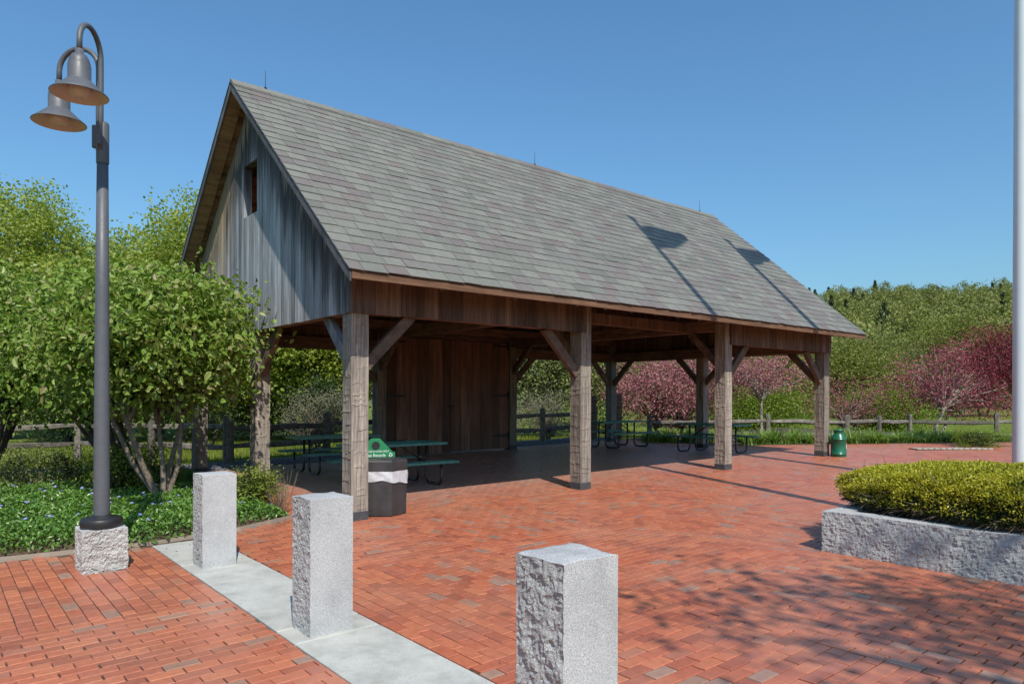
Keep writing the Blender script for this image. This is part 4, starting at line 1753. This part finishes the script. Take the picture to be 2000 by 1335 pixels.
gplane = lambda x, y: GX * loc(x, y)[0] - .02
rail_fence('split rail fence along the gravel behind the pavilion', [W(a, 8.25) for a in (1.15, 3.5, 5.9, 8.3, 10.72, 13.1)], seed=1, zg=gplane)
rail_fence('split rail fence left of the pavilion behind the shrubs', [W(1.15 - .0, 8.25 + .22), (-8.6, 16.75), (-10.85, 17.57)], seed=2, zg=gplane)
rail_fence('split rail fence at the far left beyond the planting bed', [(-10.92, 17.52), (-12.6, 16.0), (-14.3, 14.6)], skip=1, seed=3, zg=gplane)
zlow = lambda x, y: -.10
rail_fence('low split rail fence beyond the daylilies on the right', [(4.55, 23.2), (6.45, 23.5), (8.7, 23.9), (11.45, 24.0), (12.55, 24.0), (13.65, 24.1), (16.55, 24.0), (19.4, 24.0)],
           posth=1.10, zr_=(.36, .84), seed=4, zg=zlow)

# two plain dark timber posts behind the far corner
for (x, y, h, lab) in ((2.66, 22.9, 1.45, 'dark timber post left of the far corner post behind the fence end'), (3.50, 22.9, 1.48, 'dark timber post right of the far corner post behind the fence end')):
    z = gplane(x, y)
    o = MB().prism([(-.08, -.08), (.08, -.08), (.085, .08), (-.08, .085)], 'z', -.1, h).obj('timber_post', MT['beam_wood'], None, bevel=.012, label=lab, cat='post', group='dark posts behind the pavilion')
    o.location = (x, y, z)


# ------------------------------------------------------------------ planting bed: vinca, yews, shrubs
def vinca():
    rg = np.random.default_rng(101)
    n = 150000
    a = rg.uniform(-8.5, .0, n)
    b = rg.uniform(.15, 7.0, n)
    e = np.minimum(b - bed_edge_b(a) - .10, np.where(a > -1.2, -.42 + np.clip((b - .8) * .15, 0, .35) - a - .12, 9))
    lim = np.where(b < 3.2, 1.0, .55)
    nzv = np.array([noise.fractal((a[i] * 1.4, b[i] * 1.4, .3), .8, 2, 3) for i in range(n)])
    ok = (e + .14 * nzv > 0.0) & (rg.random(n) < lim * np.clip(.25 + (e + .14 * nzv) * 3.5, 0, 1))
    a, b, e, nzv = a[ok], b[ok], e[ok], nzv[ok]
    soil = GX * a + np.clip(e + .1, -.3, .5) * .16
    hgt = np.clip(.05 + e * .35, .03, .15) * (1 + .6 * nzv)
    z = soil + hgt * np.sqrt(rg.random(len(a)))
    P = np.stack([OX + a * D1[0] + b * D2[0], OY + a * D1[1] + b * D2[1], z], 1)
    V, F = leaves4(P, .052, .5, .45, rg, .10)
    link(bpy.data.objects.new('vinca_ground_cover', fast_mesh('vinca', V, F, MT['vinca'])), None, kind='stuff',
         label='glossy green periwinkle ground cover filling the planting bed')
    k = rg.choice(len(P), 240, replace=False)
    Q = P[k]
    Q[:, 2] = soil[k] + hgt[k] + .02
    Vs, Fs = [], []
    for q in Q:
        t0 = rg.random() * 6.28
        nn = np.array([rg.normal() * .35, rg.normal() * .35 - .25, 1.0])
        nn /= np.linalg.norm(nn)
        s = np.cross(nn, [1, 0, 0.1])
        s /= np.linalg.norm(s)
        u = np.cross(nn, s)
        for m in range(5):
            t = t0 + m * 1.2566
            d = s * math.cos(t) + u * math.sin(t)
            e_ = np.cross(nn, d)
            i = len(Vs)
            Vs += [q, q + d * .014 + e_ * .010, q + d * .022, q + d * .014 - e_ * .010]
            Fs.append((i, i + 1, i + 2, i + 3))
    link(bpy.data.objects.new('vinca_flowers', fast_mesh('vinca_flowers', np.array(Vs), np.array(Fs), MT['vinca_flower'])), None, kind='stuff',
         label='small blue periwinkle flowers strewn over the ground cover')


vinca()


def yew_bush(base, rad, lab, seed, n=5200, tips='yew_tip', frac=.6):
    rg = np.random.default_rng(seed)
    root = empty('yew_bush', base, 0, label=lab, cat='bush', group='low yew bushes in the planting bed')
    C, P = crown_points((0, 0, rad[2] * .85), rad, 60, n // 60, .10, rg, .45, .7)
    P[:, 2] = np.maximum(P[:, 2], .03)
    d = P / (np.linalg.norm(P, axis=1)[:, None] + 1e-6)
    nn = d + rg.normal(size=P.shape) * .4
    outer = np.linalg.norm((P - np.array([0, 0, rad[2] * .85])) / np.array(rad), axis=1) > .75
    V, F = leaves4(P[outer], .055, .3, .35, rg, .05)
    link(bpy.data.objects.new('foliage', fast_mesh('foliage', V, F, MT[tips])), root)
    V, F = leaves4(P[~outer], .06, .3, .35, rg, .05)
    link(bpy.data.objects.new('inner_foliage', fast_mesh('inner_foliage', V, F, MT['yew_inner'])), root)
    m = MB()
    for i in range(12):
        m.tube([(0, 0, 0), C[i] * .5, C[i]], [.018, .011, .005], 5, caps=False)
    m.obj('stems', MT['bark_dark'], root)


def at(a, b, dz=0.0):
    x, y = W(a, b)
    return (x, y, GX * a + .05 + dz)


yew_bush(at(-.62, 1.75), (.34, .42, .30), 'small green yew bush beside the middle gable post', 201, 5400, 'yew_green')
yew_bush(at(-1.75, 3.9), (.70, .65, .46), 'green yew bush right of the multi stemmed shrub trunks', 202, 7000, 'yew_green')
yew_bush(at(-2.7, 5.6), (.9, .6, .40), 'dark low yew bush behind the trunks near the left fence', 203, 5000, 'leaf_conifer')
yew_bush(at(-5.4, 6.4), (1.2, .5, .34), 'dark spreading yew at the left edge in front of the fence', 204, 6000, 'leaf_conifer')
yew_bush(at(-4.1, 6.2), (.9, .5, .34), 'spreading yew in front of the left fence, right of the darkest one', 205, 5000, 'leaf_conifer')


# small leafless twigs beside the golden yew
def dry_twigs():
    rg = random.Random(6)
    root = empty('dry_plant', at(-.42, 1.25, -.02), 0, label='thin leafless twiggy plant beside the small green yew', cat='plant')
    m = MB()
    for i in range(34):
        t = rg.uniform(0, 6.28)
        r = rg.uniform(.0, .10)
        h = rg.uniform(.2, .55)
        p = (r * math.cos(t), r * math.sin(t), 0)
        q = (p[0] * 2.2 + rg.uniform(-.06, .06), p[1] * 2.2 + rg.uniform(-.06, .06), h * .6)
        e = (q[0] * 1.4 + rg.uniform(-.05, .05), q[1] * 1.4 + rg.uniform(-.05, .05), h)
        m.tube([p, q, e], [.004, .003, .0015], 4, caps=False)
    m.obj('stems', MT['bark'], root)


dry_twigs()

# big multi-stemmed shrubs of the planting bed
SG = 'multi stemmed shrubs of the planting bed'
tree('flowering_shrub', 'large broad leaved shrub beside the gable, on pale forked stems', 'shrub', (-5.02, 10.1, .06), (-5.15, 10.15, 2.42), (1.50, 1.35, .98),
     'leaf_shrub', .078, 360, 70, .18, 'bark', .046, 5, 60, .72, .15, 301, .45, True, .85, SG, .5, .42)
tree('flowering_shrub', 'broad leaved shrub behind the lamp pole on a cluster of dark stems', 'shrub', (-6.65, 12.0, .05), (-6.9, 11.9, 2.40), (1.75, 1.4, 1.25),
     'leaf_shrub', .078, 340, 70, .20, 'bark_dark', .048, 7, 60, .72, .15, 302, .45, True, .85, SG, .5, .42)
tree('flowering_shrub', 'broad leaved shrub cut by the left edge of the picture', 'shrub', (-9.7, 12.9, .0), (-9.3, 12.6, 2.55), (1.75, 1.4, 1.30),
     'leaf_shrub', .078, 330, 70, .21, 'bark_dark', .055, 4, 36, .72, .15, 303, .45, True, .85, SG, .5, .42)

# ------------------------------------------------------------------ trees behind the building, left and centre
LG = 'trees behind the fence'
TL = [
    ('tall fresh green maple at the far left edge', (-22.5, 31, -.3), 7.0, (4.6, 4.2, 4.3), 'leaf_maple', 401),
    ('lower fresh green maple behind the lamp pole', (-17.2, 34, -.3), 5.7, (4.4, 4.0, 4.0), 'leaf_maple', 402),
    ('slender fresh green maple just left of the gable peak', (-13.2, 31, -.3), 6.1, (3.9, 3.6, 4.5), 'leaf_maple', 403),
    ('fresh green maple partly hidden by the gable', (-9.2, 33, -.3), 6.3, (4.2, 3.8, 4.2), 'leaf_maple', 404),
    ('yellow green spreading tree seen between the gable posts', (-7.2, 25.5, -.3), 3.9, (4.2, 3.4, 2.9), 'leaf_yellow', 405),
    ('yellow green tree at the left behind the shrubs', (-14.5, 25, -.3), 3.7, (3.4, 3.0, 2.8), 'leaf_yellow', 406),
]
for lab, base, cz, rad, mt, sd in TL:
    tree('maple_tree', lab, 'tree', base, (base[0], base[1], cz), rad, mt, .15, 820, 60, .32, 'bark', .13, 4, 90, .7, .25, sd, .3, False, .8, LG, .5, .4)
tree('dark_shrub', 'dark round evergreen shrub behind the fence between gable posts', 'shrub', (-9.1, 20.4, -.1), (-9.1, 20.4, 1.3), (1.15, 1.0, 1.15), 'leaf_dark', .10, 120, 34, .16,
     'bark_dark', .05, 4, 16, .5, .25, 411, .4, False, .9, 'shrubs behind the fence', .4, .3)
tree('dark_shrub', 'dark evergreen shrub just left of the corner post behind the fence', 'shrub', (-6.2, 23.0, -.1), (-6.2, 23.0, 1.3), (.9, .9, 1.2), 'leaf_dark', .10, 100, 34, .16,
     'bark_dark', .05, 4, 14, .5, .25, 412, .4, False, .9, 'shrubs behind the fence', .4, .3)
tree('bare_bush', 'grey brown thinly leaved bush behind the fence left of the doors', 'bush', (-5.2, 18.9, -.1), (-5.2, 18.9, 1.15), (1.25, .9, .75), 'bush_grey', .05, 170, 26, .12,
     'bark', .025, 9, 90, .5, .2, 413, .4, False, .8, 'thin bushes behind the fence', .35, .2)
tree('bare_bush', 'grey green thin bush right of the doors behind the fence', 'bush', (1.15, 24.6, -.1), (1.15, 24.6, 1.0), (1.0, .9, .95), 'bush_grey', .05, 150, 26, .12,
     'bark', .025, 9, 90, .5, .2, 414, .4, False, .8, 'thin bushes behind the fence', .35, .2)
tree('bare_bush', 'small grey thin bush against the door post behind the fence', 'bush', (-.3, 24.0, -.1), (-.3, 24.0, .8), (.8, .8, .75), 'bush_grey', .05, 110, 26, .12,
     'bark', .025, 8, 60, .5, .2, 415, .4, False, .8, 'thin bushes behind the fence', .35, .2)
# low growth closing the view under the maples
for i, (x, y, h, rx, mt, lab) in enumerate(((-27, 29, 4.6, 3.0, 'leaf_mid', 'leafy thicket at the far left edge beyond the fence'), (-22, 30.5, 4.2, 2.8, 'leaf_olive', 'olive thicket beyond the fence, left of the lamp pole'),
                                            (-18, 28.5, 3.8, 2.4, 'leaf_conifer', 'dark olive thicket beyond the fence just behind the lamp pole'), (-13.6, 30, 4.4, 2.8, 'leaf_mid', 'leafy thicket seen between the shrub stems'),
                                            (-10, 28.5, 4.0, 2.2, 'leaf_olive', 'olive thicket beyond the back gable post'), (-3.4, 31, 4.4, 2.6, 'leaf_mid', 'leafy thicket behind the corner post and the doors'))):
    tree('leafy_thicket', lab, 'bush', (x, y, -.3), (x, y, h * .45), (rx, 1.8, h * .55), mt, .15, 260, 34, .34, 'bark_dark', .05, 5, 30, .6, .2, 430 + i, .3, False, .85, 'thickets beyond the fence', .4, .2)
# evergreen mass behind the middle
for i, (x, y, h, rx, sd, lab) in enumerate(((-1.6, 30, 6.2, 2.3, 421, 'olive green hemlock directly behind the wooden doors'), (1.6, 29.5, 6.8, 2.4, 422, 'olive green hemlock right of the door post'),
                                            (4.6, 33, 7.2, 2.6, 423, 'olive green hemlock left of the far corner post'), (-4.6, 34, 6.6, 2.5, 424, 'olive green hemlock left of the wooden doors'))):
    tree('hemlock_tree', lab, 'tree', (x, y, -.3), (x, y, h * .47), (rx, rx * .9, h * .52), 'leaf_conifer', .17, 330, 36, .30, 'bark_dark', .12, 1, 26, .45, .1, sd, .35, False, .7, 'hemlocks behind the pavilion', .3, .5)

# crab apples in blossom and green trees on the right
CG = 'crab apple trees in blossom'
tree('crab_apple', 'pink crab apple in blossom seen through the pavilion, left of the mid far post', 'tree', (6.4, 28.0, -.3), (6.2, 28.0, 1.95), (2.75, 2.0, 1.75), 'blossom_pink', .085, 340, 46, .25,
     'bark_dark', .09, 2, 60, .7, .2, 501, .35, False, .7, CG, .4, .2)
tree('crab_apple', 'pink crab apple with pale forked trunk between the last two front posts', 'tree', (9.35, 26.3, -.2), (9.3, 26.3, 2.55), (2.1, 1.6, .92), 'blossom_pink', .075, 150, 40, .24,
     'bark_pale', .085, 1, 46, .7, .2, 502, .35, False, .7, CG, .4, .55)
tree('crab_apple', 'thin pink crab apple right of the far corner post', 'tree', (13.4, 28.0, -.3), (13.4, 28.0, 1.5), (2.1, 1.6, 1.0), 'blossom_magenta', .07, 120, 24, .30,
     'bark', .06, 2, 40, .7, .2, 503, .35, False, .7, CG, .4, .3)
tree('crab_apple', 'broad magenta crab apple with pale slanting trunk, behind the fence', 'tree', (15.9, 26.5, -.2), (16.9, 26.6, 2.15), (2.85, 1.9, 1.55), 'blossom_magenta', .08, 280, 42, .27,
     'bark_pale', .08, 2, 70, .7, .2, 504, .35, False, .7, CG, .4, .5)
tree('crab_apple', 'dark magenta crab apple at the right edge beside the flagpole', 'tree', (13.65, 19.0, .2), (13.55, 19.0, 2.75), (1.30, 1.1, .95), 'blossom_dark', .06, 200, 44, .17,
     'bark', .085, 1, 40, .65, .2, 505, .4, False, .8, CG, .4, .5)
RG_ = 'green trees on the right behind the crab apples'
TR = [
    ('yellow green young tree right of the roof tip', (21.5, 44, -.4), 2.9, (3.6, 3.0, 2.5), 'leaf_spring', .24, 511),
    ('fresh green tree behind the last post of the pavilion', (14.5, 41, -.4), 3.0, (3.4, 3.0, 2.6), 'leaf_spring', .22, 512),
    ('fresh green tree behind the third front post', (11.2, 38, -.4), 3.6, (3.2, 3.0, 3.4), 'leaf_mid', .2, 513),
    ('fresh green tree left of the pink crab apple', (4.6, 40, -.4), 4.0, (3.4, 3.0, 3.6), 'leaf_mid', .2, 514),
    ('bright green low tree under the magenta blossom', (17.5, 33, -.4), .9, (2.4, 1.8, 1.1), 'leaf_bright', .15, 515),
    ('bright green low bush behind the last two posts', (10.9, 31, -.4), 1.0, (2.6, 1.6, 1.2), 'leaf_bright', .15, 516),
    ('dark olive tree behind the magenta crab apple', (26.5, 47, -.4), 2.8, (4.0, 3.0, 2.6), 'leaf_olive', .22, 517),
    ('yellow green tree above the magenta blossom at the right', (38, 60, -.4), 5.4, (5.6, 4.0, 3.2), 'leaf_spring', .3, 518),
    ('fresh green tree between the white blossom and the fence', (28.5, 56, -.4), 3.6, (4.0, 3.4, 3.4), 'leaf_olive', .26, 519),
    ('olive tree far right behind the flagpole', (43, 64, -.4), 4.2, (5, 4, 4), 'leaf_olive', .3, 520),
    ('olive tree behind the yellow green young tree', (29, 66, -.4), 3.8, (5, 4, 3.6), 'leaf_olive', .3, 521),
]
for lab, base, cz, rad, mt, lf, sd in TR:
    tree('green_tree', lab, 'tree', base, (base[0], base[1], cz), rad, mt, lf * .62, 340, 52, .40, 'bark_dark', .10, 3, 60, .65, .25, sd, .35, False, .8, RG_, .5, .35)
tree('white_blossom_tree', 'small pale white blossoming tree before the green wood', 'tree', (25.4, 46.0, -.4), (25.4, 45.8, 2.6), (1.5, 1.2, 1.25), 'blossom_white', .13, 110, 26, .22, 'bark', .07, 1, 16, .6, .2, 530, .4, False, .8, None, .4, .4)

# tree behind the viewer whose thin shadow falls across the paving
tree('young_tree', 'thin spring tree behind the viewer casting dappled shade on the paving', 'tree', (8.3, -3.4, 0), (5.5, -1.0, 7.4), (2.9, 1.9, 1.3), 'leaf_mid', .13, 100, 24, .30, 'bark', .10, 1, 50, .6, .3, 540, .2, False, .6, None, .45, .6)


# ------------------------------------------------------------------ daylilies
def daylily_mesh(seed):
    rg = np.random.default_rng(seed)
    Vs, Fs = [], []
    for i in range(120):
        t = rg.uniform(0, 6.28)
        L_ = rg.uniform(.38, .62)
        out = rg.uniform(.25, .80)
        p0 = np.array([rg.normal() * .10, rg.normal() * .10, 0])
        d = np.array([math.cos(t), math.sin(t), 0])
        e = np.array([-math.sin(t), math.cos(t), 0])
        w = .014
        n0 = len(Vs)
        for k in range(4):
            s = k / 3
            c = p0 + d * out * s ** 1.5 * L_ * 1.2 + np.array([0, 0, L_ * (s - .45 * s ** 2.6 * out * 2)])
            wd = w * (1 - .8 * s)
            Vs += [c - e * wd, c + e * wd]
        for k in range(3):
            Fs.append((n0 + 2 * k, n0 + 2 * k + 1, n0 + 2 * k + 3, n0 + 2 * k + 2))
    return fast_mesh('daylily', np.array(Vs), np.array(Fs), MT['daylily'])


dl = [daylily_mesh(600 + i) for i in range(4)]
rgd = random.Random(9)
xs_dl = [4.3 + .52 * i for i in range(22)]
for i, x in enumerate(xs_dl):
    for row in range(2):
        y = 20.75 + .045 * (x - 8) + row * .75 + rgd.uniform(-.12, .12) + (1.0 if x < 6.6 else 0)
        xx = x + rgd.uniform(-.15, .15) + row * .2
        o = bpy.data.objects.new('daylily', dl[(i + row) % 4])
        o.location = (xx, y, float(terrain_z(np.array(xx), np.array(y))) + .03)
        s = rgd.uniform(1.0, 1.3)
        o.scale = (s, s, s * rgd.uniform(.85, 1.05))
        o.rotation_euler = (0, 0, rgd.uniform(0, 6.28))
        link(o, None, label='leafy daylily clump in the row before the right fence', cat='plant', group='daylily clumps along the paving edge')
# bed under them
mb = MB()
mb.add([(3.6, 19.9, .16), (8, 20.15, .205), (15.5, 20.5, .27), (15.5, 22.6, .20), (8, 22.4, .14), (3.6, 22.6, .10)], [(0, 1, 2, 3, 4, 5)])
mb.obj('daylily_bed', MT['soil'], None, kind='structure', label='narrow soil bed of the daylilies')
yew_bush((12.75, 19.1, .24), (.75, .5, .26), 'pale green low bush at the end of the cobble strip', 211, 4200, 'leaf_bright')
# cobble strip
mb = MB()
mb.box(-1.0, 1.1, -.2, .2, -.04, -.004)
cs = mb.obj('cobble_strip', MT['sand'], None, kind='structure', label='short strip of pale cobbles at the right edge of the paving')
cs.location = (11.5, 18.4, .246)
rgc = random.Random(4)
for i in range(13):
    for j in range(2):
        x0 = -.98 + i * .155
        y0 = -.17 + j * .17
        MB().box(x0, x0 + .14, y0, y0 + .15, -.03, .018 + rgc.uniform(-.006, .008)).obj('cobble', MT['cobble'], cs, bevel=.02)

# iris-like blades behind the hedge
m_ir = daylily_mesh(650)
for (x, y, lab) in ((6.05, 9.3, 'spiky leaves rising just behind the hedge, left clump'), (6.7, 9.7, 'spiky leaves rising behind the hedge beside the flagpole')):
    o = bpy.data.objects.new('iris_plant', m_ir)
    o.location = (x, y, gz(x, y) + .02)
    o.scale = (.7, .7, 1.25)
    link(o, None, label=lab, cat='plant', group='spiky plants behind the hedge')


# grass blades of the lawn seen through the fences
def grass():
    rg = np.random.default_rng(800)
    n = 70000
    x = rg.uniform(-16, 20, n)
    y = rg.uniform(16, 30, n)
    a, b = loc(x, y)
    ok = ((b > 9.0) & (a < 13.5)) | ((y > 22.6) & (a > 13))
    x, y = x[ok], y[ok]
    z = terrain_z(x, y)
    P = np.stack([x, y, z + .03], 1)
    V = np.empty((len(P), 3, 3), np.float32)
    t = rg.uniform(0, 6.28, len(P))
    d = np.stack([np.cos(t), np.sin(t), 0 * t], 1)
    h = rg.uniform(.05, .13, len(P))[:, None]
    V[:, 0] = P - d * .012 - [0, 0, .04]
    V[:, 1] = P + d * .012 - [0, 0, .04]
    V[:, 2] = P + np.concatenate([rg.normal(size=(len(P), 2)) * .03, h], 1)
    link(bpy.data.objects.new('lawn_grass', fast_mesh('lawn_grass', V.reshape(-1, 3), np.arange(len(P) * 3).reshape(-1, 3), MT['grass'])), None, kind='stuff',
         label='short lawn grass beyond the rail fences')


grass()


# ------------------------------------------------------------------ the wood on the hill
def forest():
    rg = np.random.default_rng(900)
    pts = []
    for _ in range(2600):
        y = rg.uniform(92, 345)
        x = y * rg.uniform(.28, .86)
        pts.append((x, y))
    pts = np.array(pts)
    keep = []
    cell = {}
    for i, (x, y) in enumerate(pts):
        r = 4.6 + y * .006
        ok = True
        cx, cy = int(x // 8), int(y // 8)
        for dx in (-1, 0, 1):
            for dy in (-1, 0, 1):
                for j in cell.get((cx + dx, cy + dy), ()):
                    if (pts[j][0] - x) ** 2 + (pts[j][1] - y) ** 2 < r * r:
                        ok = False
        if ok:
            cell.setdefault((cx, cy), []).append(i)
            keep.append(i)
    pts = pts[keep]
    z0 = hill_z(pts[:, 0], pts[:, 1])
    dec, con = [], []
    for (x, y), z in zip(pts, z0):
        conifer = rg.random() < (.13 if y > 200 else .12)
        if conifer:
            h = rg.uniform(7.5, 11.5)
            n = 420
            t = rg.random(n) ** .7
            rad = (1 - t) * rg.uniform(2.6, 4.0) + .3
            lay = .75 + .25 * np.cos(t * 40)
            an = rg.uniform(0, 6.28, n)
            rr = rad * lay * np.sqrt(rg.uniform(.35, 1, n))
            P = np.stack([x + rr * np.cos(an), y + rr * np.sin(an), z + 1.5 + t * h], 1)
            con.append(leaves4(P, .95, .45, .2, rg, .1, .25))
        else:
            h = rg.uniform(8, 13)
            rx = rg.uniform(3.0, 4.8)
            C, P = crown_points((x, y, z + h * .62), (rx, rx, h * .42), 34, 26, .7, rg, .6, .8)
            dec.append(leaves4(P, .62, .7, .3, rg, .15))
    V, F = join(dec)
    link(bpy.data.objects.new('hillside_wood', fast_mesh('hillside_wood', V, F, MT['forest_leaf'])), None, kind='stuff', label='fresh green broadleaved wood covering the hillside')
    V, F = join(con)
    link(bpy.data.objects.new('hillside_conifers', fast_mesh('hillside_conifers', V, F, MT['forest_pine'])), None, kind='stuff', label='dark conifers mixed through the hillside wood')
    print('forest trees', len(pts))


forest()


# fallen bits of leaf and petal on the paving near the bed and under the tree
def litter():
    rg = np.random.default_rng(950)
    n = 420
    a = np.concatenate([rg.uniform(-8, -.6, 170), rg.uniform(-1.5, 9, 250)])
    b = np.concatenate([bed_edge_b(a[:170]) - np.abs(rg.normal(0, .35, 170)) - .03, rg.uniform(-7.5, -.3, 250)])
    P = np.stack([OX + a * D1[0] + b * D2[0], OY + a * D1[1] + b * D2[1], GX * a + .006], 1)
    V, F = leaves4(P, .022, .6, .92, rg, .06)
    link(bpy.data.objects.new('fallen_leaves', fast_mesh('fallen_leaves', V, F, MT['twig'])), None, kind='stuff', label='scattered dry leaf bits on the brick paving')


litter()
